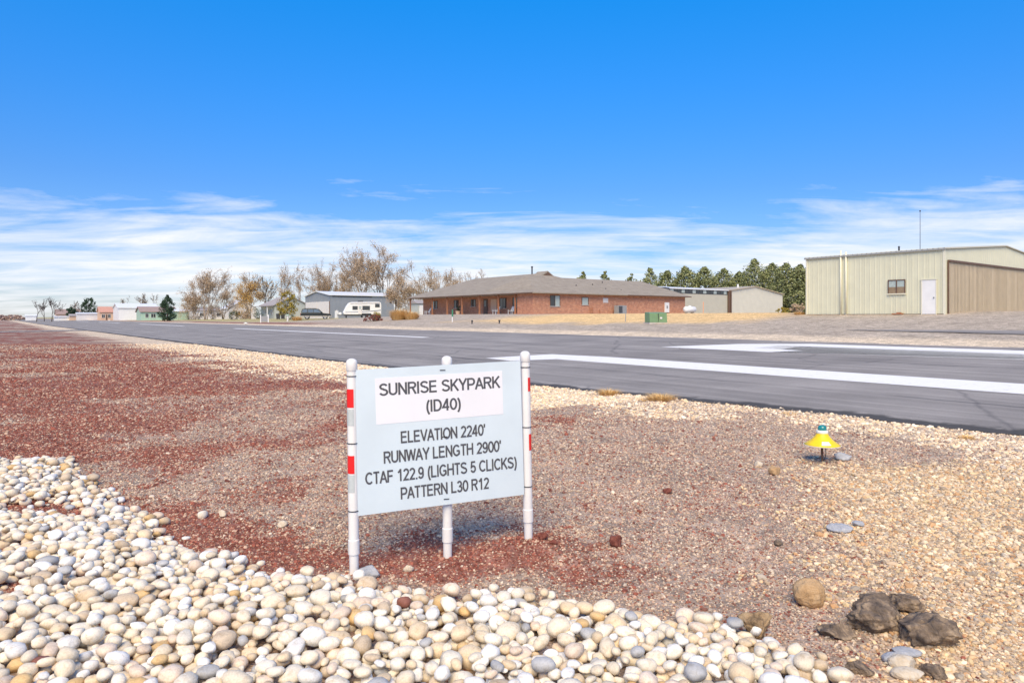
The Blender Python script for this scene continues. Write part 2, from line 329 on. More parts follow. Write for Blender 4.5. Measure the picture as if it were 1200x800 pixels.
def asphalt_mat():
    m, t, p = new_mat('weathered_asphalt')
    tc = t.nodes.new('ShaderNodeTexCoord')
    mpp = N(t, 'ShaderNodeMapping', i_Scale=(2.6, 0.06, 1.0)); t.links.new(tc.outputs['Object'], mpp.inputs[0])
    n1 = N(t, 'ShaderNodeTexNoise', i_Scale=1.0, i_Detail=7.0, i_Roughness=0.65); t.links.new(mpp.outputs[0], n1.inputs['Vector'])
    n2 = N(t, 'ShaderNodeTexNoise', i_Scale=0.35, i_Detail=6.0, i_Roughness=0.6); t.links.new(tc.outputs['Object'], n2.inputs['Vector'])
    n3 = N(t, 'ShaderNodeTexNoise', i_Scale=90.0, i_Detail=3.0); t.links.new(tc.outputs['Object'], n3.inputs['Vector'])
    k = math_n(t, 'ADD', math_n(t, 'MULTIPLY', n1.outputs['Fac'], 0.55), math_n(t, 'MULTIPLY', n2.outputs['Fac'], 0.45))
    c = ramp(t, k, [(0.36, (0.205, 0.186, 0.166)), (0.5, (0.285, 0.260, 0.234)), (0.64, (0.380, 0.347, 0.312))])
    c = mixc(t, 1.0, c, ramp(t, n3.outputs['Fac'], [(0.3, 0.72), (0.7, 1.25)]), 'MULTIPLY')
    # sealed seams along the paving lanes, wandering a little
    sp = t.nodes.new('ShaderNodeSeparateXYZ'); t.links.new(tc.outputs['Object'], sp.inputs[0])
    nw = N(t, 'ShaderNodeTexNoise', i_Scale=0.12, i_Detail=6.0, i_Roughness=0.7); t.links.new(tc.outputs['Object'], nw.inputs['Vector'])
    dd = math_n(t, 'ADD', sp.outputs[0], math_n(t, 'MULTIPLY', math_n(t, 'SUBTRACT', nw.outputs['Fac'], 0.5), 0.9))
    fr = math_n(t, 'ABSOLUTE', math_n(t, 'SUBTRACT', math_n(t, 'FRACT', math_n(t, 'DIVIDE', math_n(t, 'ADD', dd, 0.7), 3.1)), 0.5))
    seam = ramp(t, fr, [(0.0, 1.0), (0.012, 0.75), (0.03, 0.0)])
    nm = N(t, 'ShaderNodeTexNoise', i_Scale=0.22, i_Detail=4.0); t.links.new(tc.outputs['Object'], nm.inputs['Vector'])
    seam = math_n(t, 'MULTIPLY', seam, ramp(t, nm.outputs['Fac'], [(0.42, 0.0), (0.56, 0.75)]))
    c = mixc(t, seam, c, (0.045, 0.043, 0.045))
    # fine cracks
    v = N(t, 'ShaderNodeTexVoronoi', i_Scale=0.16, feature='DISTANCE_TO_EDGE')
    nv = N(t, 'ShaderNodeTexNoise', i_Scale=0.7, i_Detail=6.0); t.links.new(tc.outputs['Object'], nv.inputs['Vector'])
    t.links.new(mixc(t, 0.55, tc.outputs['Object'], nv.outputs['Color'], 'ADD'), v.inputs['Vector'])
    c = mixc(t, math_n(t, 'MULTIPLY', ramp(t, v.outputs['Distance'], [(0.0, 1.0), (0.004, 0.5), (0.008, 0.0)]), 0.38), c, (0.06, 0.057, 0.058))
    # black fresh strip along the broken near edge
    ed = N(t, 'ShaderNodeAttribute', attribute_name='edge')
    ne = N(t, 'ShaderNodeTexNoise', i_Scale=2.2, i_Detail=6.0, i_Roughness=0.7); t.links.new(tc.outputs['Object'], ne.inputs['Vector'])
    ef = ramp(t, math_n(t, 'ADD', ed.outputs['Fac'], math_n(t, 'MULTIPLY', math_n(t, 'SUBTRACT', ne.outputs['Fac'], 0.5), 0.7)), [(0.5, 0.0), (0.68, 0.9)])
    c = mixc(t, ef, c, (0.058, 0.053, 0.047))
    t.links.new(c, p.inputs['Base Color']); p.inputs['Roughness'].default_value = 0.85; p.inputs['Specular IOR Level'].default_value = 0.25
    b = N(t, 'ShaderNodeBump', i_Strength=0.4, i_Distance=0.006); t.links.new(n3.outputs['Fac'], b.inputs['Height']); t.links.new(b.outputs[0], p.inputs['Normal'])
    return m
M['asphalt'] = asphalt_mat()
def marking_mat():
    m, t, p = new_mat('worn_white_runway_paint')
    tc = t.nodes.new('ShaderNodeTexCoord')
    n = N(t, 'ShaderNodeTexNoise', i_Scale=7.0, i_Detail=8.0, i_Roughness=0.75); t.links.new(tc.outputs['Object'], n.inputs['Vector'])
    t.links.new(ramp(t, n.outputs['Fac'], [(0.30, (0.55, 0.53, 0.50)), (0.42, (0.82, 0.80, 0.75)), (0.7, (0.88, 0.86, 0.81))]), p.inputs['Base Color'])
    p.inputs['Roughness'].default_value = 0.75
    return m
M['marking'] = marking_mat()
def chip_mat():
    m, t, p = new_mat('gravel_chips')
    at = N(t, 'ShaderNodeAttribute', attribute_name='col', attribute_type='INSTANCER')
    t.links.new(at.outputs['Color'], p.inputs['Base Color']); p.inputs['Roughness'].default_value = 0.9; p.inputs['Specular IOR Level'].default_value = 0.2
    return m
M['chip'] = chip_mat()
def stone_mat(name, per_object):
    m, t, p = new_mat(name)
    if per_object:
        src = t.nodes.new('ShaderNodeObjectInfo').outputs['Color']
    else:
        src = N(t, 'ShaderNodeAttribute', attribute_name='col').outputs['Color']
    g = t.nodes.new('ShaderNodeNewGeometry')
    n = N(t, 'ShaderNodeTexNoise', i_Scale=26.0, i_Detail=7.0, i_Roughness=0.7, i_Distortion=0.6); t.links.new(g.outputs['Position'], n.inputs['Vector'])
    c = mixc(t, 1.0, src, ramp(t, n.outputs['Fac'], [(0.28, (0.74, 0.66, 0.55)), (0.48, (0.98, 0.97, 0.95)), (0.75, (1.10, 1.10, 1.10))]), 'MULTIPLY')
    n2 = N(t, 'ShaderNodeTexNoise', i_Scale=140.0, i_Detail=4.0); t.links.new(g.outputs['Position'], n2.inputs['Vector'])
    c = mixc(t, 1.0, c, ramp(t, n2.outputs['Fac'], [(0.3, 0.86), (0.7, 1.08)]), 'MULTIPLY')
    t.links.new(c, p.inputs['Base Color']); p.inputs['Roughness'].default_value = 0.65; p.inputs['Specular IOR Level'].default_value = 0.3
    b = N(t, 'ShaderNodeBump', i_Strength=0.35, i_Distance=0.006); t.links.new(n.outputs['Fac'], b.inputs['Height']); t.links.new(b.outputs[0], p.inputs['Normal'])
    return m
M['stone_obj'] = stone_mat('river_stone_surface', True)
M['stone_att'] = stone_mat('river_stone_bed_surface', False)
def rock_mat(name, c0, c1, c2, scale=9.0):
    m, t, p = new_mat(name)
    tc = t.nodes.new('ShaderNodeTexCoord')
    n = N(t, 'ShaderNodeTexNoise', i_Scale=scale, i_Detail=9.0, i_Roughness=0.75, i_Distortion=0.5); t.links.new(tc.outputs['Object'], n.inputs['Vector'])
    t.links.new(ramp(t, n.outputs['Fac'], [(0.32, c0), (0.5, c1), (0.68, c2)]), p.inputs['Base Color']); p.inputs['Roughness'].default_value = 0.95
    p.inputs['Specular IOR Level'].default_value = 0.15
    n2 = N(t, 'ShaderNodeTexNoise', i_Scale=60.0, i_Detail=8.0, i_Roughness=0.7); t.links.new(tc.outputs['Object'], n2.inputs['Vector'])
    b = N(t, 'ShaderNodeBump', i_Strength=0.9, i_Distance=0.012); t.links.new(n2.outputs['Fac'], b.inputs['Height']); t.links.new(b.outputs[0], p.inputs['Normal'])
    return m
M['rock_tan'] = rock_mat('tan_sandstone', (0.36, 0.22, 0.11), (0.55, 0.36, 0.19), (0.64, 0.46, 0.28), 14)
M['rock_dark'] = rock_mat('dark_lichened_rock', (0.06, 0.05, 0.045), (0.22, 0.165, 0.12), (0.56, 0.41, 0.26), 11)
M['rock_mix'] = rock_mat('brown_and_black_rock', (0.05, 0.04, 0.03), (0.40, 0.27, 0.15), (0.52, 0.38, 0.22), 11)
M['rock_grey'] = rock_mat('grey_slate', (0.32, 0.33, 0.35), (0.44, 0.45, 0.47), (0.55, 0.55, 0.57), 12)
M['rock_red'] = rock_mat('red_cinder', (0.10, 0.03, 0.025), (0.22, 0.075, 0.055), (0.34, 0.14, 0.10), 30)
M['rock_cream'] = rock_mat('cream_pebble', (0.55, 0.43, 0.28), (0.70, 0.60, 0.46), (0.76, 0.70, 0.58), 20)

# ------------------------------------------------------------------ mesh helpers
class MB:
    def __init__(self): self.v = []; self.f = []; self.mi = []
    def add(self, vs, fs, mi=0):
        o = len(self.v); self.v += [tuple(v) for v in vs]; self.f += [tuple(i + o for i in f) for f in fs]; self.mi += [mi] * len(fs)
        return self
    def box(self, x0, x1, y0, y1, z0, z1, mi=0):
        return self.add([(x0, y0, z0), (x1, y0, z0), (x1, y1, z0), (x0, y1, z0), (x0, y0, z1), (x1, y0, z1), (x1, y1, z1), (x0, y1, z1)],
                        [(0, 3, 2, 1), (4, 5, 6, 7), (0, 1, 5, 4), (1, 2, 6, 5), (2, 3, 7, 6), (3, 0, 4, 7)], mi)
    def prism(self, poly, axis, a, b, mi=0):
        """poly of 2D points; axis 'x': points are (y,z); 'y': (x,z); 'z': (x,y)"""
        n = len(poly)
        def p3(q, t): return (t, q[0], q[1]) if axis == 'x' else ((q[0], t, q[1]) if axis == 'y' else (q[0], q[1], t))
        vs = [p3(q, a) for q in poly] + [p3(q, b) for q in poly]
        fs = [tuple(range(n - 1, -1, -1)), tuple(range(n, 2 * n))] + [(i, (i + 1) % n, n + (i + 1) % n, n + i) for i in range(n)]
        return self.add(vs, fs, mi)
    def tube(self, pts, radii, n=8, mi=0, cap=True):
        pts = [Vector(p) for p in pts]; vs = []; fs = []; m = len(pts)
        u = None
        for i, p in enumerate(pts):
            t = (pts[min(i + 1, m - 1)] - pts[max(i - 1, 0)])
            t = t.normalized() if t.length > 1e-9 else Vector((0, 0, 1))
            if u is None:
                u = t.cross(Vector((0.123, 1, 0.05)) if abs(t.y) < 0.9 else Vector((1, 0, 0))).normalized()
            u = (u - t * u.dot(t)); u = u.normalized() if u.length > 1e-6 else t.orthogonal().normalized()
            w = t.cross(u); r = radii[i] if hasattr(radii, '__len__') else radii
            for k in range(n):
                a = 2 * math.pi * k / n; vs.append(p + u * (math.cos(a) * r) + w * (math.sin(a) * r))
        for i in range(m - 1):
            for k in range(n):
                k2 = (k + 1) % n; fs.append((i * n + k, i * n + k2, (i + 1) * n + k2, (i + 1) * n + k))
        if cap: fs += [tuple(range(n - 1, -1, -1)), tuple((m - 1) * n + k for k in range(n))]
        return self.add(vs, fs, mi)
    def lathe(self, prof, n=24, c=(0, 0, 0), mi=0, a0=0.0, a1=2 * math.pi):
        full = abs(a1 - a0 - 2 * math.pi) < 1e-6; cols = n if full else n + 1
        vs = []; fs = []
        for r, z in prof:
            for k in range(cols):
                a = a0 + (a1 - a0) * k / n; vs.append((c[0] + r * math.cos(a), c[1] + r * math.sin(a), c[2] + z))
        for i in range(len(prof) - 1):
            for k in range(n):
                k2 = (k + 1) % cols if full else k + 1
                fs.append((i * cols + k, i * cols + k2, (i + 1) * cols + k2, (i + 1) * cols + k))
        return self.add(vs, fs, mi)
    def mesh(self, name, mats, smooth=False):
        me = bpy.data.meshes.new(name); me.from_pydata(self.v, [], self.f)
        if not isinstance(mats, (list, tuple)): mats = [mats]
        for m in mats: me.materials.append(m)
        if len(mats) > 1: me.polygons.foreach_set('material_index', self.mi)
        if smooth: me.polygons.foreach_set('use_smooth', [True] * len(me.polygons))
        me.update()
        return me
    def build(self, name, mats, parent=None, smooth=False, loc=(0, 0, 0), rotz=0.0, fix=True):
        me = self.mesh(name, mats, smooth)
        if fix:
            bm = bmesh.new(); bm.from_mesh(me); bmesh.ops.recalc_face_normals(bm, faces=bm.faces); bm.to_mesh(me); bm.free()
        o = bpy.data.objects.new(name, me); C.objects.link(o); o.location = loc; o.rotation_euler = (0, 0, rotz)
        if parent: o.parent = parent
        return o
def tag(o, label, cat, group=None, kind=None):
    o['label'] = label; o['category'] = cat
    if group: o['group'] = group
    if kind: o['kind'] = kind
    return o
def struct(o): o['kind'] = 'structure'; return o
def thing(name, label, cat, loc=(0, 0, 0), rotz=0.0, group=None):
    o = bpy.data.objects.new(name, None); C.objects.link(o); o.empty_display_size = 0.2
    o.location = loc; o.rotation_euler = (0, 0, rotz)
    return tag(o, label, cat, group)
def soften(o, w, seg=2):
    b = o.modifiers.new('bevel', 'BEVEL'); b.width = w; b.segments = seg; b.limit_method = 'ANGLE'; b.angle_limit = R(40)
    return o
def copy_tree(o, parent=None):
    c = o.copy(); C.objects.link(c); c.parent = parent
    for ch in list(o.children): copy_tree(ch, c)
    return c

# ------------------------------------------------------------------ ground, runway, markings
def axis_pts(lo, hi, a, b, step, g=1.13, stepmax=250, extra=()):
    mid = list(np.arange(a, b + 1e-6, step)); up = []; st = step; p = b
    while p < hi: st = min(st * g, stepmax); p += st; up.append(p)
    dn = []; st = step; p = a
    while p > lo: st = min(st * g, stepmax); p -= st; dn.append(p)
    return np.array(sorted(set(np.round(dn + mid + up + list(extra), 4))))
dax = axis_pts(-4000, 4000, -5, 11.6, 0.075, 1.09, 250, extra=(FAR_EDGE - 0.6, FAR_EDGE - 0.3, FAR_EDGE - 0.05, FAR_EDGE + 0.6, FAR_EDGE + 1.2, FAR_EDGE + 2, FAR_EDGE + 2.6, FAR_EDGE + 3.4))
sax = axis_pts(-3000, 8000, -4, 12, 0.075, 1.045, 300)
DD, SS = np.meshgrid(dax, sax)
GX, GY = xy(DD.ravel(), SS.ravel())
GZ = H(GX, GY)
ni, nj = len(sax), len(dax)
idx = np.arange(ni * nj).reshape(ni, nj)
quads = np.stack([idx[:-1, :-1], idx[:-1, 1:], idx[1:, 1:], idx[1:, :-1]], -1).reshape(-1, 4)
def fast_mesh(name, verts, faces, mat, smooth=True):
    me = bpy.data.meshes.new(name); k = faces.shape[1]
    me.vertices.add(len(verts)); me.vertices.foreach_set('co', np.asarray(verts, np.float32).ravel())
    me.loops.add(faces.size); me.loops.foreach_set('vertex_index', faces.ravel().astype(np.int32))
    me.polygons.add(len(faces)); me.polygons.foreach_set('loop_start', np.arange(0, faces.size, k, dtype=np.int32))
    me.polygons.foreach_set('use_smooth', np.full(len(faces), smooth))
    me.materials.append(mat); me.update(calc_edges=True)
    return me
def color_attr(me, name, cols):
    a = me.attributes.new(name, 'FLOAT_COLOR', 'POINT')
    a.data.foreach_set('color', np.concatenate([cols, np.ones((len(cols), 1))], 1).astype(np.float32).ravel())
gme = fast_mesh('ground', np.stack([GX, GY, GZ], 1), quads, M['ground'])
zc_, _z = zone_color(GX, GY)
color_attr(gme, 'zone', zc_)
ground = struct(bpy.data.objects.new('ground', gme)); C.objects.link(ground)

# runway sheet in its own frame (local x = d, y = s), with a broken, ragged near edge
rs = axis_pts(-60, 900, -6, 40, 0.10, 1.05, 12)
rd_frac = np.concatenate([[0.0, 0.004, 0.012, 0.03, 0.055], np.linspace(0.1, 1, 12)])
rv = []; rf = []; redge = []
nr = len(rd_frac)
for i, s in enumerate(rs):
    e0 = float(near_edge(s)) + (float(fbm(np.array([s * 1.1]), np.array([0.3]), 5, 4)[0]) - 0.5) * 0.55 + (float(vnoise(np.array([s * 7.]), np.array([3.3]), 8)[0]) - .5) * 0.08 * (s < 45)
    e1 = FAR_EDGE + (float(fbm(np.array([s * 0.5]), np.array([7.3]), 6, 4)[0]) - 0.5) * 0.6
    rv.append((e0 - 0.02, s, float(z_runway(e0)) - 0.12)); redge.append(1.0)
    for f in rd_frac:
        dd = e0 + (e1 - e0) * f
        lip = 0.0 if f > 0.03 else -0.012 * (1 - f / 0.03) * (0.5 + float(vnoise(np.array([s * 3]), np.array([f * 200]), 4)[0]))
        rv.append((dd, s, float(z_runway(dd)) + 0.030 + lip)); redge.append(float(np.clip(1 - (dd - e0) / 0.9, 0, 1)))
    rv.append((e1 + 0.04, s, float(z_runway(e1)) - 0.12)); redge.append(0.0)
m_ = nr + 2
ridx = np.arange(len(rs) * m_).reshape(len(rs), m_)
rq = np.stack([ridx[:-1, :-1], ridx[:-1, 1:], ridx[1:, 1:], ridx[1:, :-1]], -1).reshape(-1, 4)
rme = fast_mesh('runway', np.array(rv), rq, M['asphalt'], False)
a = rme.attributes.new('edge', 'FLOAT', 'POINT'); a.data.foreach_set('value', np.array(redge, np.float32))
runway = struct(bpy.data.objects.new('runway', rme)); C.objects.link(runway); runway.rotation_euler = (0, 0, ROT)
def sheet(name, poly, zf, lift, mat, nsub=1, parent=None):
    """flat polygon in the runway frame, lying on the surface zf(d,s)"""
    bm = bmesh.new(); vs = [bm.verts.new((d, s, 0)) for d, s in poly]; bm.faces.new(vs)
    bmesh.ops.triangulate(bm, faces=bm.faces)
    if nsub: bmesh.ops.subdivide_edges(bm, edges=bm.edges, cuts=nsub, use_grid_fill=True)
    for v in bm.verts: v.co.z = zf(v.co.x, v.co.y) + lift
    bmesh.ops.recalc_face_normals(bm, faces=bm.faces)
    me = bpy.data.meshes.new(name); bm.to_mesh(me); bm.free(); me.materials.append(mat)
    if me.polygons and me.polygons[0].normal.z < 0: me.flip_normals()
    o = bpy.data.objects.new(name, me); C.objects.link(o); o.rotation_euler = (0, 0, ROT)
    if parent: o.parent = parent; o.rotation_euler = (0, 0, 0)
    return struct(o) if not parent else o
zr = lambda d, s: float(z_runway(d))
sheet('runway_marking', [(13.75, 19.9), (13.6, 18.2), (14.9, 17.4), (14.9, -6), (16.5, -6), (16.5, 16.5), (16.25, 19.2)], zr, 0.035, M['marking'], 0)
sheet('runway_marking', [(21.15, 18.3), (21.0, 13.4), (22.15, 12.8), (22.4, 14.9), (24.05, 14.9), (24.05, -8), (25.4, -8), (25.35, 14.3), (24.0, 16.7)], zr, 0.035, M['marking'], 0)
for s0, s1 in ((36, 78), (104, 142), (168, 206), (232, 270)):
    sheet('runway_marking', [(20.3, s0), (20.8, s0), (20.8, s1), (20.3, s1)], zr, 0.035, M['marking'], 0)
zgr = lambda d, s: Hs(*xy(d, s))
def strip(name, polyline, lift, mat):
    """ribbon following the ground: polyline of (d0,d1,s) rows"""
    vs = []; fs = []; k = 9
    for d0, d1, s in polyline:
        for i in range(k):
            dd = d0 + (d1 - d0) * i / (k - 1); vs.append((dd, s, zgr(dd, s) + lift))
    for r in range(len(polyline) - 1):
        for i in range(k - 1): fs.append((r * k + i, r * k + i + 1, (r + 1) * k + i + 1, (r + 1) * k + i))
    o = MB().add(vs, fs).build(name, mat, fix=False, rotz=ROT, smooth=True)
    return struct(o)
strip('taxiway', [(31.4 + max(0, (s - 8)) * 0.10, 33.6 - max(0, (s - 8)) * 0.14, s) for s in np.linspace(-40, 16.5, 110)], 0.025, M['asphalt'])
# side strip joining from the left (rows run across it)
def side_strip():
    vs = []; fs = []; k = 6; rows = np.linspace(-60, 8.2, 60)
    for d in rows:
        c = 99.5 + (d - 8.2) * 0.95
        wd = 2.6 + 2.2 * math.exp(-(8.2 - d) / 3.0)
        for i in range(k):
            s = c - wd + 2 * wd * i / (k - 1); vs.append((d, s, zgr(d, s) + 0.02))
    for r in range(len(rows) - 1):
        for i in range(k - 1): fs.append((r * k + i, (r + 1) * k + i, (r + 1) * k + i + 1, r * k + i + 1))
    struct(MB().add(vs, fs).build('side_taxiway', M['asphalt'], fix=False, rotz=ROT))
side_strip()

# ------------------------------------------------------------------ river stones
def ico(sub):
    bm = bmesh.new(); bmesh.ops.create_icosphere(bm, subdivisions=sub, radius=1.0)
    v = np.array([x.co[:] for x in bm.verts]); f = np.array([[q.index for q in x.verts] for x in bm.faces]); bm.free()
    return v, f
IV, IF = ico(3); IV2, IF2 = ico(2); IV4, IF4 = ico(5)
def pebble_shape(v, r):
    """unit pebble: a smooth, slightly lopsided superellipsoid"""
    p = v.copy()
    e = r.uniform(0.78, 1.0)
    p = np.sign(p) * np.abs(p) ** e; p /= np.linalg.norm(p, axis=1).max()
    for _ in range(3):
        n = r.normal(size=3); n /= np.linalg.norm(n); t = p @ n; k = r.uniform(0.62, 0.92)
        p -= np.outer(np.clip(t - k, 0, None) * 0.75, n)
    n = r.normal(size=3); n /= np.linalg.norm(n); p *= (1 + 0.16 * (p @ n))[:, None]
    for _ in range(3):
        n = r.normal(size=3) * 2.2; p *= (1 + 0.035 * np.sin(v @ n + r.uniform(0, 6)))[:, None]
    return p
NSH = 14
r0 = np.random.default_rng(5)
states = [np.random.default_rng(100 + k) for k in range(NSH)]
shapes3 = [pebble_shape(IV, np.random.default_rng(100 + k)) for k in range(NSH)]
shapes2 = [pebble_shape(IV2, np.random.default_rng(100 + k)) for k in range(NSH)]
STONE_COL = [((0.86, 0.78, 0.64), 'cream'), ((0.82, 0.71, 0.54), 'cream'), ((0.74, 0.59, 0.40), 'tan'), ((0.88, 0.85, 0.79), 'white'),
             ((0.62, 0.50, 0.36), 'tan'), ((0.46, 0.46, 0.46), 'grey'), ((0.68, 0.47, 0.23), 'orange brown'), ((0.80, 0.65, 0.51), 'pinkish cream'),
             ((0.27, 0.11, 0.08), 'dark red')]
STONE_W = np.array([0.25, 0.21, 0.13, 0.20, 0.06, 0.03, 0.03, 0.085, 0.003]); STONE_W /= STONE_W.sum()
bx0, by0, res = -7.2, 2.0, 0.01
nxg, nyg = int(9.2 / res), int(5.9 / res)
hx = bx0 + (np.arange(nxg) + 0.5) * res; hy = by0 + (np.arange(nyg) + 0.5) * res
HX, HY = np.meshgrid(hx, hy, indexing='ij')
ground_h = H(HX.ravel(), HY.ravel()).reshape(nxg, nyg)
hmap = ground_h.copy()
def rot_of(yaw, tilt, tdir):
    return np.array(Matrix.Rotation(tilt, 3, Vector((math.cos(tdir), math.sin(tdir), 0))) @ Matrix.Rotation(yaw, 3, 'Z'))
def drop(x, y, a, b, c, Rm, sink):
    """resting height of an ellipsoid on the height map, and its footprint"""
    A = Rm @ np.diag([1 / a ** 2, 1 / b ** 2, 1 / c ** 2]) @ Rm.T
    rad = a
    i0, i1 = int((x - rad - bx0) / res), int((x + rad - bx0) / res) + 1
    j0, j1 = int((y - rad - by0) / res), int((y + rad - by0) / res) + 1
    if i0 < 0 or j0 < 0 or i1 >= nxg or j1 >= nyg: return None
    dx = HX[i0:i1, j0:j1] - x; dy = HY[i0:i1, j0:j1] - y
    qa = A[2, 2]; qb = 2 * (A[0, 2] * dx + A[1, 2] * dy); qc = A[0, 0] * dx * dx + 2 * A[0, 1] * dx * dy + A[1, 1] * dy * dy - 1
    disc = qb * qb - 4 * qa * qc; ok = disc > 0
    sq = np.sqrt(np.where(ok, disc, 0)); lo = (-qb - sq) / (2 * qa); hi = (-qb + sq) / (2 * qa)
    h = hmap[i0:i1, j0:j1]
    need = np.where(ok, h - lo, -1e9)
    z = need.max() - sink
    return z, (i0, i1, j0, j1), ok, hi
stones = []
def sparse(x, y):   # bare cinder patches inside the bed, on the left
    n = float(fbm(np.array([x * 0.9]), np.array([y * 0.9]), 131, 4)[0])
    k = 0.95 * math.exp(-(((x + 2.85) / .62) ** 2 + ((y - 3.62) / 0.42) ** 2)) + 0.8 * math.exp(-(((x + 3.9) / .7) ** 2 + ((y - 5.35) / 0.32) ** 2)) + .6 * math.exp(-(((x + 3.3) / .5) ** 2 + ((y - 4.4) / 0.3) ** 2))
    return k + (n - 0.5) * 1.4
target_n = 6500
tries = 0
while len(stones) < target_n and tries < 19000:
    tries += 1
    x = r0.uniform(-7.0, 1.75); y = 2.1 + (7.8 - 2.1) * r0.uniform() ** 1.1
    if x < -0.85 * y - 0.9 or x > 0.85 * y + .9: continue
    sd = float(bed_sd(np.array([x]), np.array([y]))[0]) + (float(vnoise(np.array([x * 4]), np.array([y * 4]), 3)[0]) - 0.5) * 0.22
    if sd < -0.02 and not (sd > -0.4 and r0.uniform() < 0.010 and x < -1.3): continue
    sp_ = sparse(x, y)
    if sp_ > 0.50 and r0.uniform() < min(0.94, 0.55 + (sp_ - 0.50) * 2.0): continue
    a = float(np.clip(r0.lognormal(math.log(0.0375), 0.27), 0.017, 0.066)); b = a * r0.uniform(0.62, 0.92); c = b * r0.uniform(0.55, 0.88)
    best = None
    for _ in range(6):
        xx = x + r0.uniform(-0.09, 0.09); yy = y + r0.uniform(-0.09, 0.09)
        Rm = rot_of(r0.uniform(0, 6.28), r0.uniform(0, 0.5), r0.uniform(0, 6.28))
        q = drop(xx, yy, a, b, c, Rm, 0.28 * c)
        if q is None: continue
        gi = int((xx - bx0) / res); gj = int((yy - by0) / res)
        rise = q[0] - ground_h[gi, gj]
        if best is None or rise < best[0]: best = (rise, xx, yy, Rm, q)
    if best is None or best[0] > 0.085: continue
    rise, xx, yy, Rm, q = best
    z, (i0, i1, j0, j1), ok, hi = q
    h = hmap[i0:i1, j0:j1]; hmap[i0:i1, j0:j1] = np.where(ok, np.maximum(h, z + hi), h)
    stones.append([xx, yy, z, a, b, c, Rm, r0.integers(NSH), r0.choice(len(STONE_COL), p=STONE_W), r0.uniform(0.86, 1.08)])
# which ones show largest: on top of the pile, near, inside the frame
score = []
for i, (x, y, z, a, b, c, Rm, sh, ci, br) in enumerate(stones):
    px = 600 + 800 * x / y; py = 372 + 800 * (CAMZ - z) / y
    gi = int((x - bx0) / res); gj = int((y - by0) / res)
    vis = hmap[max(0, gi - 2):gi + 3, max(0, gj - 2):gj + 3].mean() - (z + c * 0.85)
    ok = 6 < px < 1194 and py < 792
    score.append((a + b) / y * (1.0 if vis < 0.012 else 0.3) if ok else 0.0)
order = np.argsort(-np.array(score)); single = set(order[:300].tolist())
peb_mesh = []
for k in range(NSH):
    me = fast_mesh('river_stone', shapes2[k] if k >= 0 else None, IF2, M['stone_obj']); peb_mesh.append(me)
bv = []; bf = []; bc = []; off = 0
for i, (x, y, z, a, b, c, Rm, sh, ci, br) in enumerate(stones):
    col = np.array(STONE_COL[ci][0]) * br
    if i in single:
        o = bpy.data.objects.new('river_stone', peb_mesh[sh]); C.objects.link(o)
        mat = Matrix.Translation((x, y, z)) @ Matrix(Rm.tolist()).to_4x4() @ Matrix.Diagonal((a * 1.04, b * 1.04, c * 1.04, 1))
        o.matrix_world = mat; o.color = (*col, 1)
        px = 600 + 800 * x / y; py = 372 + 800 * (CAMZ - z) / y
        szw = 'large' if a > 0.052 else ('middle sized' if a > 0.043 else 'small')
        colw = ('near the left edge' if px < 150 else 'left of the sign' if px < 390 else 'below the left sign post' if px < 470 else 'below the middle sign post' if px < 570
                else 'below the right sign post' if px < 680 else 'right of the sign' if px < 800 else 'near the brown rock' if px < 910 else 'at the right end')
        roww = 'at the bottom edge' if py > 765 else 'in the front rows' if py > 725 else 'in the back rows'
        tag(o, '%s %s river stone %s, %s' % (szw, STONE_COL[ci][1], colw, roww), 'stone', 'river stones in the foreground bed')
    else:
        v = (shapes2[sh] * np.array([a, b, c]) * 1.04) @ Rm.T + np.array([x, y, z])
        bv.append(v); bf.append(IF2 + off); bc.append(np.repeat(col[None], len(v), 0)); off += len(v)
bme = fast_mesh('river_stone_bed', np.concatenate(bv), np.concatenate(bf), M['stone_att']); color_attr(bme, 'col', np.concatenate(bc))
bed = bpy.data.objects.new('river_stone_bed', bme); C.objects.link(bed)
tag(bed, 'bed of small and distant cream river stones along the lower left', 'stones', kind='stuff')

# ------------------------------------------------------------------ loose gravel chips (stuff)
PAL = dict(
    gravel=[(0.50, 0.40, 0.30), (0.37, 0.30, 0.25), (0.25, 0.185, 0.16), (0.42, 0.29, 0.23), (0.58, 0.51, 0.43), (0.22, 0.11, 0.09), (0.33, 0.29, 0.27), (0.47, 0.36, 0.29)],
    red=[(0.22, 0.075, 0.055), (0.28, 0.10, 0.075), (0.15, 0.052, 0.042), (0.34, 0.17, 0.13), (0.20, 0.09, 0.075), (0.44, 0.33, 0.26)],
    cream=[(0.70, 0.60, 0.47), (0.62, 0.50, 0.35), (0.52, 0.45, 0.37), (0.40, 0.36, 0.33), (0.66, 0.52, 0.36), (0.74, 0.68, 0.58)],
    tan=[(0.62, 0.51, 0.36), (0.56, 0.41, 0.26), (0.47, 0.30, 0.17), (0.68, 0.60, 0.47), (0.38, 0.34, 0.29), (0.55, 0.46, 0.35), (0.30, 0.25, 0.20), (0.44, 0.35, 0.26), (0.58, 0.47, 0.30)])
def scatter(y0, y1, dens):
    wmax = 0.80 * y1 + 1.6; area = 2 * wmax * (y1 - y0); n = int(area * dens)
    x = rng.uniform(-wmax, wmax, n); y = rng.uniform(y0, y1, n)
    keep = np.abs(x) < 0.80 * y + 1.6
    d, s = ds(x, y); keep &= d < near_edge(s) + 0.12
    return x[keep], y[keep]
xs = []; ys = []
for y0, y1, dn in ((2.2, 3.6, 6200), (3.6, 5.0, 5200), (5.0, 6.5, 3600), (6.5, 8.5, 2200), (8.5, 11, 1300), (11, 15, 700), (15, 24, 300), (24, 40, 90)):
    x, y = scatter(y0, y1, dn); xs.append(x); ys.append(y)
cx = np.concatenate(xs); cy = np.concatenate(ys)
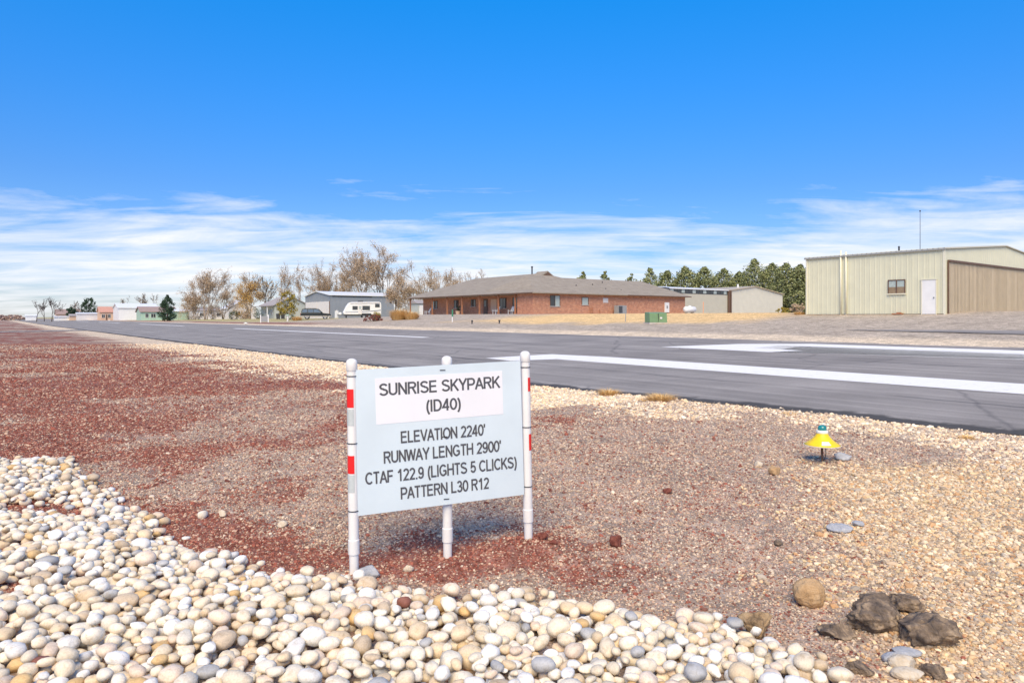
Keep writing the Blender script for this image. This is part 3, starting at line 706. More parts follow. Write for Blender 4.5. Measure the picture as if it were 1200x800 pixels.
sdv = bed_sd(cx, cy); inb = (cx > bx0 + .05) & (cx < bx0 + nxg * res - .05) & (cy > by0) & (cy < by0 + nyg * res)
sp_v = np.exp(-(((cx + 2.85) / .9) ** 2 + ((cy - 3.62) / 0.6) ** 2)) + np.exp(-(((cx + 3.7) / .9) ** 2 + ((cy - 5.0) / 0.8) ** 2))
keep = ~((sdv > 0.15) & (sp_v < 0.3) & (rng.uniform(size=len(cx)) < 0.93))
cx, cy = cx[keep], cy[keep]
z = zones(cx, cy); d_, s_ = ds(cx, cy)
u = rng.uniform(size=len(cx)); kind = np.zeros(len(cx), int)           # 0 gravel 1 red 2 cream 3 tan
kind[u < z['tan']] = 3
u2 = rng.uniform(size=len(cx)); kind[u2 < z['cream']] = 2
u3 = rng.uniform(size=len(cx)); kind[u3 < z['red']] = 1
ccol = np.zeros((len(cx), 3))
for k, nm in enumerate(('gravel', 'red', 'cream', 'tan')):
    sel = np.where(kind == k)[0]; pal = np.array(PAL[nm]); ccol[sel] = pal[rng.integers(len(pal), size=len(sel))]
ccol *= np.array([1.26, 1.17, 1.03])[None, :] * rng.uniform(0.78, 1.15, size=(len(cx), 1))
bs = np.array([0.0062, 0.0072, 0.0115, 0.0105])[kind] * (0.75 + 0.085 * np.clip(cy - 3, 0, 22))
size = bs * rng.lognormal(0, 0.38, len(cx)); size = np.clip(size, 0.003, 0.042)
csc = np.stack([size * rng.uniform(0.8, 1.5, len(cx)), size * rng.uniform(0.7, 1.1, len(cx)), size * rng.uniform(0.4, 0.85, len(cx))], 1)
crot = np.stack([rng.normal(0, 0.35, len(cx)), rng.normal(0, 0.35, len(cx)), rng.uniform(0, 6.28, len(cx))], 1)
cz = H(cx, cy) + csc[:, 2] * 0.25
pme = bpy.data.meshes.new('gravel'); pme.vertices.add(len(cx)); pme.vertices.foreach_set('co', np.stack([cx, cy, cz], 1).astype(np.float32).ravel())
color_attr(pme, 'col', ccol)
for nm, arr in (('scl', csc), ('rotv', crot)):
    at = pme.attributes.new(nm, 'FLOAT_VECTOR', 'POINT'); at.data.foreach_set('vector', arr.astype(np.float32).ravel())
pme.materials.append(M['chip'])
gravel = bpy.data.objects.new('gravel', pme); C.objects.link(gravel)
tag(gravel, 'loose crushed gravel and red cinder covering the near ground', 'gravel', kind='stuff')
gt = bpy.data.node_groups.new('gravel_scatter', 'GeometryNodeTree')
gt.interface.new_socket('Geometry', in_out='INPUT', socket_type='NodeSocketGeometry'); gt.interface.new_socket('Geometry', in_out='OUTPUT', socket_type='NodeSocketGeometry')
gi_ = gt.nodes.new('NodeGroupInput'); go_ = gt.nodes.new('NodeGroupOutput')
iop = gt.nodes.new('GeometryNodeInstanceOnPoints'); icn = gt.nodes.new('GeometryNodeMeshIcoSphere'); icn.inputs['Radius'].default_value = 1.0; icn.inputs['Subdivisions'].default_value = 1
smt = gt.nodes.new('GeometryNodeSetMaterial'); smt.inputs['Material'].default_value = M['chip']
a1 = gt.nodes.new('GeometryNodeInputNamedAttribute'); a1.data_type = 'FLOAT_VECTOR'; a1.inputs['Name'].default_value = 'scl'
a2 = gt.nodes.new('GeometryNodeInputNamedAttribute'); a2.data_type = 'FLOAT_VECTOR'; a2.inputs['Name'].default_value = 'rotv'
e2r = gt.nodes.new('FunctionNodeEulerToRotation')
L = gt.links.new
L(gi_.outputs[0], iop.inputs['Points']); L(icn.outputs[0], smt.inputs[0]); L(smt.outputs[0], iop.inputs['Instance'])
L(a1.outputs['Attribute'], iop.inputs['Scale']); L(a2.outputs['Attribute'], e2r.inputs[0]); L(e2r.outputs[0], iop.inputs['Rotation'])
L(iop.outputs[0], go_.inputs[0])
md = gravel.modifiers.new('scatter', 'NODES'); md.node_group = gt
print('chips', len(cx), 'stones', len(stones))

# ------------------------------------------------------------------ rocks
def rock(name, px, py_base, wpx, hpx, mat, label, seed, depth=0.9, rough=0.22, sink=0.12, yaw=None, group=None, facets=5, flat=False):
    Y = CAMZ * 800 / (py_base - 372.0); x = (px - 600) / 800 * Y
    for _ in range(3):
        zg = Hs(x, Y); Y = (CAMZ - zg) * 800 / (py_base - 372.0); x = (px - 600) / 800 * Y
    w = wpx / 800 * Y; h = hpx / 800 * Y
    r = np.random.default_rng(seed); big = wpx > 25; V0, F0 = (IV4, IF4) if big else (IV, IF); p = V0.copy()
    for _ in range(facets + (4 if rough > .2 else 0)):
        n = r.normal(size=3); n /= np.linalg.norm(n); t = p @ n; k = r.uniform(0.42, 0.8); p -= np.outer(np.clip(t - k, 0, None) * 0.95, n)
    off = Vector(r.uniform(-50, 50, 3).tolist())
    disp = np.array([mnoise.fractal(Vector(q) * 1.7 + off, 0.75, 2.1, 6) + .35 * abs(mnoise.noise(Vector(q) * 5.0 + off)) for q in V0.tolist()])
    p *= (1 + rough * 0.75 * disp)[:, None]
    p -= (p.max(0) + p.min(0)) / 2; p /= (p.max(0) - p.min(0))
    dep = w * depth
    p *= np.array([w, dep, h * (1 + sink)])
    p[:, 2] += h * (1 + sink) / 2 - h * sink
    me = fast_mesh(name, p, F0, mat, not flat)
    o = bpy.data.objects.new(name, me); C.objects.link(o); o.location = (x, Y + dep * 0.35, zg); o.rotation_euler = (0, 0, yaw if yaw is not None else r.uniform(-0.3, 0.3))
    return tag(o, label, 'rock', group)
rock('boulder', 953, 713, 37, 31, M['rock_tan'], 'rounded tan sandstone boulder at the right of the gravel', 1, 0.9, 0.13, facets=1)
rock('rock', 889, 753, 40, 34, M['rock_mix'], 'brown rock with black patches at the edge of the stone bed', 12, 0.8, 0.25)
rock('rock', 985, 750, 42, 17, M['rock_dark'], 'pointed dark rock left of the black rock pile', 23, 0.8, 0.3, sink=0.4)
rock('rock', 1036, 742, 72, 34, M['rock_dark'], 'largest dark lichened rock of the pile at lower right', 34, 0.8, 0.3, sink=0.4)
rock('rock', 1102, 763, 70, 34, M['rock_dark'], 'rightmost dark brown rock of the pile at lower right', 45, 0.9, 0.3, sink=0.4)
rock('rock', 1077, 756, 34, 28, M['rock_dark'], 'small black rock in front of the dark rock pile', 56, 0.8, 0.3, sink=0.4)
rock('rock', 1068, 720, 46, 20, M['rock_dark'], 'black rock half buried behind the dark rock pile', 57, 0.8, 0.3)
rock('flat_stone', 1067, 771, 36, 9, M['rock_grey'], 'flat light grey stone in front of the dark rock pile', 67, 0.6, 0.1, facets=3)
rock('pebble', 1062, 788, 32, 17, M['rock_cream'], 'cream pebble below the flat grey stone', 78, 0.7, 0.08, facets=2)
rock('pebble', 1050, 779, 26, 12, M['rock_grey'], 'small grey pebble left of the cream pebble at lower right', 79, 0.7, 0.08, facets=2)
rock('pebble', 1068, 799, 38, 13, M['rock_cream'], 'pale pebble at the bottom edge below the dark rocks', 80, 0.6, 0.08, facets=2)
rock('rock', 1010, 792, 34, 12, M['rock_dark'], 'low dark rock at the bottom edge right of the stone bed', 81, 0.8, 0.3)
rock('rock', 1098, 797, 30, 14, M['rock_dark'], 'low dark clod at the bottom edge below the pile', 82, 0.8, 0.3)
rock('flat_stone', 431, 679, 28, 13, M['rock_grey'], 'blue grey stone leaning against the left sign post', 89, 0.7, 0.15)
rock('rock', 722, 642, 15, 15, M['rock_red'], 'lone red cinder rock on the gravel right of the sign', 90, 0.9, 0.28, facets=2)
rock('flat_stone', 988, 625, 30, 9, M['rock_grey'], 'flat pale grey stone between gravel and tan pebbles', 91, 0.8, 0.1, facets=3)
rock('flat_stone', 1008, 618, 14, 7, M['rock_grey'], 'small flat grey stone behind the larger flat stone', 92, 0.8, 0.1, facets=3)
rock('pebble', 914, 640, 12, 7, M['rock_dark'], 'small black pebble on the gravel right of the sign', 93, 0.8, 0.15)
rock('pebble', 890, 547, 9, 7, M['rock_cream'], 'small pale pebble left of the yellow light', 94, 0.8, 0.1)
rock('pebble', 909, 557, 15, 10, M['rock_tan'], 'small tan stone left of the yellow light', 95, 0.8, 0.2)
rock('pebble', 990, 540, 20, 9, M['rock_grey'], 'grey stone beside the foot of the yellow light', 96, 0.8, 0.2)
rock('pebble', 259, 607, 10, 9, M['rock_cream'], 'pale pebble on the gravel left of the sign, farthest one', 97, 0.8, 0.1)
rock('pebble', 330, 618, 12, 7, M['rock_cream'], 'pale pebble on the gravel nearest the left sign post', 98, 0.8, 0.1)
rock('pebble', 249, 656, 15, 9, M['rock_cream'], 'cream stone just outside the stone bed left of the sign', 99, 0.8, 0.1)
rock('pebble', 478, 671, 13, 9, M['rock_cream'], 'pale pebble between the left and middle sign posts', 100, 0.8, 0.1)
rock('pebble', 637, 633, 12, 9, M['rock_red'], 'red clod at the foot of the right sign post', 101, 0.8, 0.3)
rock('pebble', 648, 638, 9, 6, M['rock_red'], 'smaller red clod right of the right sign post', 102, 0.8, 0.3)
rock('pebble', 783, 579, 11, 7, M['rock_red'], 'small dark red clod on gravel far right of the sign', 103, 0.8, 0.3)

# ------------------------------------------------------------------ information sign
sign = thing('information_sign', 'white runway information sign on three white plastic posts', 'sign', (-0.42, 4.40, 0.0))
SO = Vector(sign.location)
BL = Vector((-0.955, 4.195, 0.3465)); BR = Vector((0.0805, 4.575, 0.3805)); HP = 0.897
U = (BR - BL); PW = U.length; U.normalize()
V = Vector((0, 0, 1)); V = (V - U * V.dot(U)).normalized(); NN = U.cross(V).normalized()      # NN faces away?
if NN.y > 0: NN = -NN
def pp(u, v, off=0.0):
    """point on the panel: u 0..1 from left, v 0..1 from the top"""
    return BL + U * (u * PW) + V * ((1 - v) * HP) + NN * off - SO
def panel_box(u0, u1, v0, v1, o0, o1):
    m = MB(); vs = [pp(u, v, o) for o in (o0, o1) for u, v in ((u0, v0), (u1, v0), (u1, v1), (u0, v1))]
    return m.add(vs, [(0, 1, 2, 3), (4, 5, 6, 7), (0, 1, 5, 4), (1, 2, 6, 5), (2, 3, 7, 6), (3, 0, 4, 7)])
panel = panel_box(0, 1, 0, 1, -0.003, 0.003).build('panel', M['panel'], sign)
panel_box(0.124, 0.881, 0.066, 0.386, 0.003, 0.0042).build('white_patch', M['patch'], panel)
def arc(cx, cy, rx, ry, a0, a1, n=12): return [(cx + rx * math.cos(R(a0 + (a1 - a0) * k / n)), cy + ry * math.sin(R(a0 + (a1 - a0) * k / n))) for k in range(n + 1)]
SW = 0.150; q0 = SW / 2; q1 = 1 - SW / 2
GLYPH = {   # letter strokes (centre lines in a box one cap height tall) and advance width
    'S': ([arc(.33, .735, .235, q1 - .735, 18, 265) + arc(.33, .285, .255, .285 - q0, 85, -165)], .67),
    'U': ([[(.09, 1.0), (.09, .34)] + arc(.34, .34, .25, .34 - q0, 180, 360)[1:] + [(.59, 1.0)]], .70),
    'N': ([[(.09, 0), (.09, 1)], [(.10, .93), (.58, .07)], [(.59, 0), (.59, 1)]], .70),
    'R': ([[(.09, 0), (.09, 1)], [(.09, q1), (.40, q1)] + arc(.40, .725, .18, q1 - .725, 90, -90)[1:] + [(.09, .517)], [(.36, .50), (.60, 0)]], .68),
    'I': ([[(.10, 0), (.10, 1)]], .24),
    'E': ([[(.09, 0), (.09, 1)], [(.09, q1), (.57, q1)], [(.09, .52), (.54, .52)], [(.09, q0), (.59, q0)]], .65),
    'K': ([[(.09, 0), (.09, 1)], [(.58, 1), (.12, .40)], [(.27, .56), (.61, 0)]], .66),
    'Y': ([[(.04, 1), (.32, .43)], [(.60, 1), (.32, .43)], [(.32, .46), (.32, 0)]], .64),
    'P': ([[(.09, 0), (.09, 1)], [(.09, q1), (.38, q1)] + arc(.38, .68, .19, q1 - .68, 90, -90)[1:] + [(.09, .43)]], .64),
    'A': ([[(.04, 0), (.33, .97)], [(.62, 0), (.33, .97)], [(.15, .33), (.51, .33)]], .66),
    'D': ([[(.09, 0), (.09, 1)], [(.09, q1), (.30, q1)] + arc(.30, .5, .29, q1 - .5, 90, -90)[1:] + [(.09, q0)]], .70),
    'L': ([[(.09, 1), (.09, 0)], [(.09, q0), (.53, q0)]], .57),
    'V': ([[(.04, 1), (.32, .04)], [(.60, 1), (.32, .04)]], .64),
    'T': ([[(.03, q1), (.57, q1)], [(.30, q1), (.30, 0)]], .60),
    'O': ([arc(.37, .5, .30, .5 - q0, 90, 450, 24)], .74),
    'W': ([[(.03, 1), (.22, .04)], [(.43, .95), (.22, .04)], [(.43, .95), (.64, .04)], [(.83, 1), (.64, .04)]], .86),
    'G': ([arc(.37, .5, .30, .5 - q0, 40, 320, 18) + [(.62, .22), (.62, .45)], [(.66, .45), (.37, .45)]], .74),
    'H': ([[(.09, 0), (.09, 1)], [(.59, 0), (.59, 1)], [(.09, .52), (.59, .52)]], .70),
    'C': ([arc(.37, .5, .30, .5 - q0, 42, 318, 18)], .70),
    'F': ([[(.09, 0), (.09, 1)], [(.09, q1), (.55, q1)], [(.09, .51), (.50, .51)]], .60),
    '0': ([arc(.29, .5, .22, .5 - q0, 90, 450, 24)], .57),
    '1': ([[(.10, .72), (.22, .79), (.34, .97)], [(.345, 0), (.345, 1)]], .57),
    '2': ([arc(.28, .70, .20, q1 - .70, 165, -30) + [(.09, q0), (.51, q0)]], .57),
    '3': ([arc(.27, .72, .18, q1 - .72, 160, -80) + [(.22, .53)], [(.22, .53)] + arc(.28, .295, .205, .295 - q0, 95, -160)], .57),
    '4': ([[(.53, .28), (.05, .28), (.37, .95)], [(.38, 1), (.38, 0)]], .57),
    '5': ([[(.49, q1), (.15, q1), (.10, .48)] + arc(.28, .33, .205, .33 - q0, 140, -160)], .57),
    '9': ([arc(.28, .67, .19, q1 - .67, 90, 450, 18), [(.475, .66)] + arc(.26, .36, .215, .36 - q0, 20, -150)], .57),
    '.': ([[(.10, 0), (.10, .14)]], .24), '\u2019': ([[(.10, 1), (.08, .70)]], .22),
    '(': ([arc(.42, .39, .30, .66, 118, 242)], .34), ')': ([arc(-.08, .39, .30, .66, 62, -62)], .34), ' ': ([], .30)}
def ribbon(pts, w):
    n = len(pts); vs = []; P = [Vector(p) for p in pts]
    closed = n > 4 and (P[0] - P[-1]).length < 1e-4
    for i in range(n):
        a = P[i] - P[i - 1] if i else (P[-1] - P[-2] if closed else P[1] - P[0])
        b = P[i + 1] - P[i] if i < n - 1 else (P[1] - P[0] if closed else a)
        a = a.normalized(); b = b.normalized(); t = (a + b)
        t = t.normalized() if t.length > 1e-6 else a
        nr_ = Vector((-t.y, t.x)); c = max(0.5, nr_.dot(Vector((-a.y, a.x))))
        vs += [P[i] + nr_ * (w / 2 / c), P[i] - nr_ * (w / 2 / c)]
    return vs, [(2 * i, 2 * i + 1, 2 * i + 3, 2 * i + 2) for i in range(n - 1)]
for body, u0, u1, v0, v1 in (('SUNRISE SKYPARK', .147, .862, .104, .190), ('(ID40)', .411, .618, .240, .326), ("ELEVATION 2240\u2019", .26, .764, .446, .530),
                             ("RUNWAY LENGTH 2900\u2019", .16, .86, .576, .660), ('CTAF 122.9 (LIGHTS 5 CLICKS)', .055, .957, .708, .793), ('PATTERN L30 R12', .25, .776, .838, .922)):
    tw = sum(GLYPH[ch][1] for ch in body) - .08; pen = -.03; m = MB(); layer = 0
    for ch in body:
        for st_ in GLYPH[ch][0]:
            vs, fs = ribbon(st_, SW); layer = (layer + 1) % 5
            m.add([pp(u0 + (u1 - u0) * (pen + v.x) / tw, v1 - (v1 - v0) * v.y, 0.0050 + layer * 0.00012) for v in vs], fs)
        pen += GLYPH[ch][1]
    o = m.build('lettering', M['ink'], panel, fix=False); o['label'] = 'dark grey printed line of text'
def post(base, top, bands, lower):
    b = Vector(base) - SO; t = Vector(top) - SO; ax = (t - b)
    def at(f): return b + ax * f
    Ln = ax.length
    prof = [(-0.02, .0275), (0.112, .0285), (0.1125, .0345), (0.176, .0345), (0.180, .0312), (0.946, .0305)]
    m = MB()
    for (f0, r0_), (f1, r1_) in zip(prof[:-1], prof[1:]): m.tube([at(f0), at(f1)], [r0_, r1_], 24, cap=False)
    po = m.build('post', M['white_plastic'], sign, smooth=True)
    po.data.polygons.foreach_set('use_smooth', [len(p.vertices) == 4 for p in po.data.polygons])
    cp = [(0.944, .0335), (0.945, .0345), (0.982, .0340), (0.989, .0315), (0.995, .0245), (0.999, .013), (1.0, .003)]
    m = MB(); m.tube([at(f) for f, r in cp], [r for f, r in cp], 20); m.build('cap', M['white_plastic'], po, smooth=True)
    for f0, f1, mat, a0, a1 in bands:
        p0 = at(f0); p1 = at(f1); m = MB(); n = 12; vs = []
        for p in (p0, p1):
            for k in range(n + 1):
                an = a0 + (a1 - a0) * k / n; vs.append((p.x + math.cos(an) * .0322, p.y + math.sin(an) * .0322, p.z))
        m.add(vs, [(k, k + 1, n + 2 + k, n + 1 + k) for k in range(n)])
        m.build('reflective_band', M[mat], po, smooth=True)
    return po, at
LP, RP = ((-0.972, 4.205, Hs(-0.972, 4.2) - 0.03), (-0.988, 4.205, 1.313)), ((0.112, 4.615, Hs(0.112, 4.6) - 0.03), (0.0875, 4.60, 1.34))
MPst = ((-0.420, 4.455, Hs(-0.42, 4.44) - 0.05), (-0.424, 4.438, 1.316))
def zfrac(z, pz0, pz1): return (z - pz0) / (pz1 - pz0)
def zl(py): return CAMZ - (py - 372) / 800 * 4.2
bl = [(zfrac(zl(b), LP[0][2], 1.313), zfrac(zl(t_), LP[0][2], 1.313), mt, R(185), R(300)) for t_, b, mt in ((455.5, 477, 'red_band'), (479, 498, 'silver_band'), (533, 554, 'red_band'), (555.5, 576, 'silver_band'))]
pl, atl = post(*LP, bl, 0)
def zr2(py): return CAMZ - (py - 372) / 800 * 4.6
br_ = [(zfrac(zr2(b), RP[0][2], 1.34), zfrac(zr2(t_), RP[0][2], 1.34), mt, R(-62), R(60)) for t_, b, mt in ((442, 458, 'red_band'), (508, 527, 'red_band'))]
pr, atr = post(*RP, br_, 0)
pm, atm = post(*MPst, [], 0)
for po_, at_, zs, zp0, zp1, off in ((pl, atl, (440.5, 519, 598), LP[0][2], 1.313, zl), (pr, atr, (430, 500, 569.5), RP[0][2], 1.34, zr2)):
    for py in zs:
        c_ = at_(zfrac(off(py), zp0, zp1)); m = MB()
        m.lathe([(0.0315, -0.0025), (0.0345, -0.0025), (0.0345, 0.0025), (0.0315, 0.0025), (0.0315, -0.0025)], 20, c_)
        sx = 1 if po_ is pl else -1
        m.tube([c_ + U * (sx * 0.03) + NN * 0.008, c_ + U * (sx * 0.052) + NN * 0.006], 0.0024, 5)
        m.build('cable_tie', M['tie'], sign)
um = 0.515
for v in (0.035, 0.512, 0.958):
    a_, b_ = pp(um - .016, v, .0058), pp(um + .016, v + .002, .0058)
    MB().tube([a_, b_], 0.0026, 5).build('cable_tie', M['tie'], sign)

# ------------------------------------------------------------------ runway lights
def runway_light(px, Y, shade_mat, label, w=0.37, glass=True, z=None):
    x = (px - 600) / 800 * Y; zg = Hs(x, Y) if z is None else z
    t = thing('runway_light', label, 'runway light', (x, Y, zg), R(12), 'runway edge lights')
    k = w / 0.37
    m = MB(); m.tube([(0.0, 0, -0.06), (0.002, 0, 0.05), (-0.006, 0, 0.20)], [.013, .012, .012], 8); st = m.build('stem', M['rust'], t, smooth=True)
    m = MB(); m.tube([(-0.004, -.004, 0.2), (.03, -.02, 0.165), (.036, -.012, .09), (.014, -.005, .01)], .0045, 6); m.build('cable', M['tie'], t, smooth=True)
    # flared sheet-metal shade with a lighter rim
    prof = [(0.178 * k, 0.188), (0.185 * k, 0.194), (0.15 * k, 0.214), (0.11 * k, 0.245), (0.075 * k, 0.283), (0.058 * k, 0.312), (0.056 * k, 0.322), (0.04, 0.323), (0.04, 0.318), (0.054 * k, 0.310), (0.072 * k, 0.280), (0.107 * k, 0.242), (0.148 * k, 0.211), (0.178 * k, 0.188)]
    m = MB(); m.lathe(prof, 36); sh = m.build('shade', M[shade_mat], t, smooth=True)
    m = MB(); m.tube([(0.1865 * k * math.cos(a), 0.1865 * k * math.sin(a), 0.193) for a in np.linspace(0, 2 * math.pi, 40)], .0028, 5); m.build('rim', M['worn_white'], sh, smooth=True)
    # worn white patch hugging the cone
    n = 6; vs = []
    for r_, z_ in ((0.163 * k, 0.2115), (0.118 * k, 0.2435)):
        for q in range(n + 1):
            an = R(-128) + R(34) * q / n; vs.append((r_ * math.cos(an), r_ * math.sin(an), z_))
    MB().add(vs, [(q, q + 1, n + 2 + q, n + 1 + q) for q in range(n)]).build('worn_patch', M['worn_white'], sh, smooth=True)
    m = MB(); m.lathe([(0.058, 0.318), (0.060, 0.326), (0.058, 0.346), (0.048, 0.350), (0.0, 0.350)], 28); m.build('collar', M['worn_white'], t, smooth=True)
    if glass:
        m = MB(); m.lathe([(0.044, 0.349), (0.046, 0.362), (0.042, 0.385), (0.032, 0.398), (0.014, 0.405), (0.0, 0.406)], 24); m.build('glass_globe', M['teal_glass'], t, smooth=True)
    m = MB(); m.lathe([(0.03, 0.17), (0.034, 0.20), (0.03, 0.32)], 16); m.build('socket', M['dark_metal'], t, smooth=True)
    return t
runway_light(963.5, 7.35, 'yellow', 'yellow cone runway light with teal glass beside the asphalt')
runway_light(288, 93, 'worn_white', 'white cone runway light on the far asphalt edge, nearer of two', 0.7, True)
runway_light(128, 205, 'worn_white', 'white cone runway light far down the runway by the peach house', 1.0, True)

# ------------------------------------------------------------------ grass tufts, shrubs, trees
def tuft(px, Y, w, h, n, label, seed, mat='straw', name='grass_tuft', blade=0.012, cat='grass', droop=0.5, dx=0.0):
    x = (px - 600) / 800 * Y; zg = Hs(x, Y); r = random.Random(seed); m = MB()
    for _ in range(n):
        a = r.uniform(0, 6.283); rr = w * 0.5 * math.sqrt(r.random()) * 0.75; bx_, by_ = rr * math.cos(a), rr * math.sin(a)
        a2 = a + r.gauss(0, 0.6); ln = h * r.uniform(0.35, 1.12) * (1 - 0.35 * rr / (w * .5 + 1e-6)); out = w * 0.5 * r.uniform(0.15, 0.75) * droop * 1.6
        dirx, diry = math.cos(a2), math.sin(a2); px_, py_ = -diry * blade, dirx * blade
        p0 = (bx_, by_, -0.02); p1 = (bx_ + dirx * out * .4, by_ + diry * out * .4, ln * .65); p2 = (bx_ + dirx * out, by_ + diry * out, ln * r.uniform(.8, 1.0))
        m.add([(p0[0] - px_, p0[1] - py_, p0[2]), (p0[0] + px_, p0[1] + py_, p0[2]), (p1[0] + px_ * .7, p1[1] + py_ * .7, p1[2]), (p1[0] - px_ * .7, p1[1] - py_ * .7, p1[2]), p2], [(0, 1, 2, 3), (3, 2, 4)])
    o = m.build(name, M[mat], loc=(x, Y, zg), fix=False)
    return tag(o, label, cat)
def edge_tuft(px, py, w, h, n, label, seed):
    Y = CAMZ * 800 / (py - 372.0); tuft(px, Y, w, h, n, label, seed, blade=0.004, droop=1.0)
edge_tuft(714, 463, 0.46, 0.17, 520, 'dry straw tuft at the asphalt edge, nearer the sign', 1)
edge_tuft(774, 469, 0.56, 0.16, 600, 'dry straw tuft at the asphalt edge, right of the first tuft', 2)
edge_tuft(752, 470, 0.22, 0.06, 120, 'low straw wisp between the two edge tufts', 3)
edge_tuft(925, 486, 0.25, 0.05, 120, 'thin straw wisp at the asphalt edge behind the yellow light', 4)
edge_tuft(1133, 515, 0.20, 0.07, 140, 'small straw tuft at the asphalt edge right of the yellow light', 5)
def leaf_cluster(m, c, rad, n, size, r, mi=0, up=0.0):
    for _ in range(n):
        v = Vector((r.gauss(0, 1), r.gauss(0, 1), r.gauss(0, 1)))
        v = v.normalized() * rad * (r.random() ** 0.45)
        p = Vector(c) + v
        nrm = (v.normalized() + Vector((r.gauss(0, .6), r.gauss(0, .6), r.gauss(0, .6) + up))).normalized()
        a = nrm.orthogonal().normalized(); b = nrm.cross(a); th = r.uniform(0, 6.28)
        a, b = a * math.cos(th) + b * math.sin(th), b * math.cos(th) - a * math.sin(th)
        s = size * r.uniform(0.6, 1.3); a = a * s; b = b * s * r.uniform(0.45, 0.8)
        m.add([p - a, p - b, p + a, p + b], [(0, 1, 2, 3)], mi)
def bare_tree(px, Y, h, spread, seed, label, leaf='tan_leaf', leaves=700, lsize=0.13, bark='bark', stems=1, levels=4, group='bare autumn trees', lean=0.0, leaf_low=0.0, name='bare_tree', z=None, kids=5):
    twig = 0.014 + 0.00011 * Y
    if levels == 4: levels, kids = 5, 4
    x, _, zg = W(px, Y)
    t = thing(name, label, 'tree', (x, Y, zg if z is None else z), 0, group)
    r = random.Random(seed); tm = MB(); cm = MB(); tips = []
    def grow(p, dr, ln, rad, lev):
        pts = [p]; d_ = dr.copy(); seg = 4 if lev < 2 else 3; radii = [rad]
        for i in range(seg):
            d_ = (d_ + Vector((r.gauss(0, .13), r.gauss(0, .13), r.gauss(0, .09) + 0.06))).normalized()
            pts.append(pts[-1] + d_ * (ln / seg)); radii.append(max(twig, rad * (1 - 0.55 * (i + 1) / seg)))
        (tm if lev < 2 else cm).tube(pts, radii, 6 if lev == 0 else (4 if lev < 3 else 3), 0, cap=(lev < 2))
        if lev >= levels - 2: tips.extend(pts[1:])
        if lev < levels - 1:
            n = kids if lev == 0 else r.randint(kids - 2, kids)
            for i in range(n):
                f = r.uniform(0.35, 1.0) if i else 1.0
                k = min(seg - 1, int(f * seg)); q = pts[k] + (pts[k + 1] - pts[k]) * (f * seg - k)
                ang = R(r.uniform(18, 52)) if f < 1 else R(r.uniform(5, 25)); az = r.uniform(0, 6.283)
                o1 = d_.orthogonal().normalized(); o2 = d_.cross(o1)
                nd = (d_ * math.cos(ang) + (o1 * math.cos(az) + o2 * math.sin(az)) * math.sin(ang) * spread).normalized()
                grow(q, nd, ln * r.uniform(0.48, 0.74), max(twig, radii[min(k, len(radii) - 1)] * r.uniform(0.5, 0.68)), lev + 1)
    for k in range(stems):
        a = r.uniform(0, 6.28); off = 0.35 * (stems > 1)
        grow(Vector((off * math.cos(a) * k * .5, off * math.sin(a), -0.1)), Vector((math.cos(a) * .28 * (stems > 1) + lean, math.sin(a) * .28 * (stems > 1), 1)).normalized(), h * 0.40, h * 0.022 / math.sqrt(stems), 0)
    top = max(p.z for p in tips) if tips else h; kz = h / top
    n = leaves
    for _ in range(n):
        c_ = tips[r.randrange(len(tips))]
        if leaf_low and c_.z * kz > h * leaf_low and r.random() < 0.75: continue
        leaf_cluster(cm, c_ + Vector((r.gauss(0, .35), r.gauss(0, .35), r.gauss(0, .35))), 0.45, 4, lsize * .62, r, 1)
    for mb in (tm, cm): mb.v = [(v[0], v[1], v[2] * kz) for v in mb.v]
    tm.build('trunk', M[bark], t, fix=False, smooth=True)
    cm.build('crown', [M[bark], M[leaf]], t, fix=False)
    return t
def ever_tree(px, Y, h, w, seed, label, mat='ever_leaf', clumps=90, per=34, lsize=0.16, low=0.12, taper=0.75, group='evergreen trees', name='evergreen_tree', round_=False):
    x, _, zg = W(px, Y)
    t = thing(name, label, 'tree', (x, Y, zg), 0, group); r = random.Random(seed); cm = MB(); tm = MB()
    tm.tube([(0, 0, -0.1), (0.05, 0, h * .5), (0, 0.03, h * .93)], [h * .022, h * .014, h * .004], 6)
    for i in range(clumps):
        f = low + (1 - low) * (r.random() ** 1.05) if i else 0.985
        if round_: env = math.sqrt(max(0.03, 1 - ((f - 0.5) / 0.52) ** 2))
        else: env = (1 - ((f - low) / (1 - low)) ** 1.5 * taper) * min(1, 0.45 + (f - low) * 3.2) * (1 - 0.86 * max(0, (f - .8) / .2))
        a = r.uniform(0, 6.283); rr = w * .5 * env * (0.35 + 0.65 * r.random() ** .5) * r.uniform(0.75, 1.12)
        c_ = Vector((rr * math.cos(a), rr * math.sin(a), f * h))
        if r.random() < .5: tm.tube([(0, 0, max(.1, f * h - rr * .35)), c_ * 0.98], [h * .006, h * .002], 3, cap=False)
        leaf_cluster(cm, c_, w * (0.13 if env > .3 else .06) * r.uniform(.7, 1.25), per, lsize, r, 0, up=0.5)
    tm.build('trunk', M['dark_bark'], t, fix=False); cm.build('crown', M[mat], t, fix=False)
    return t
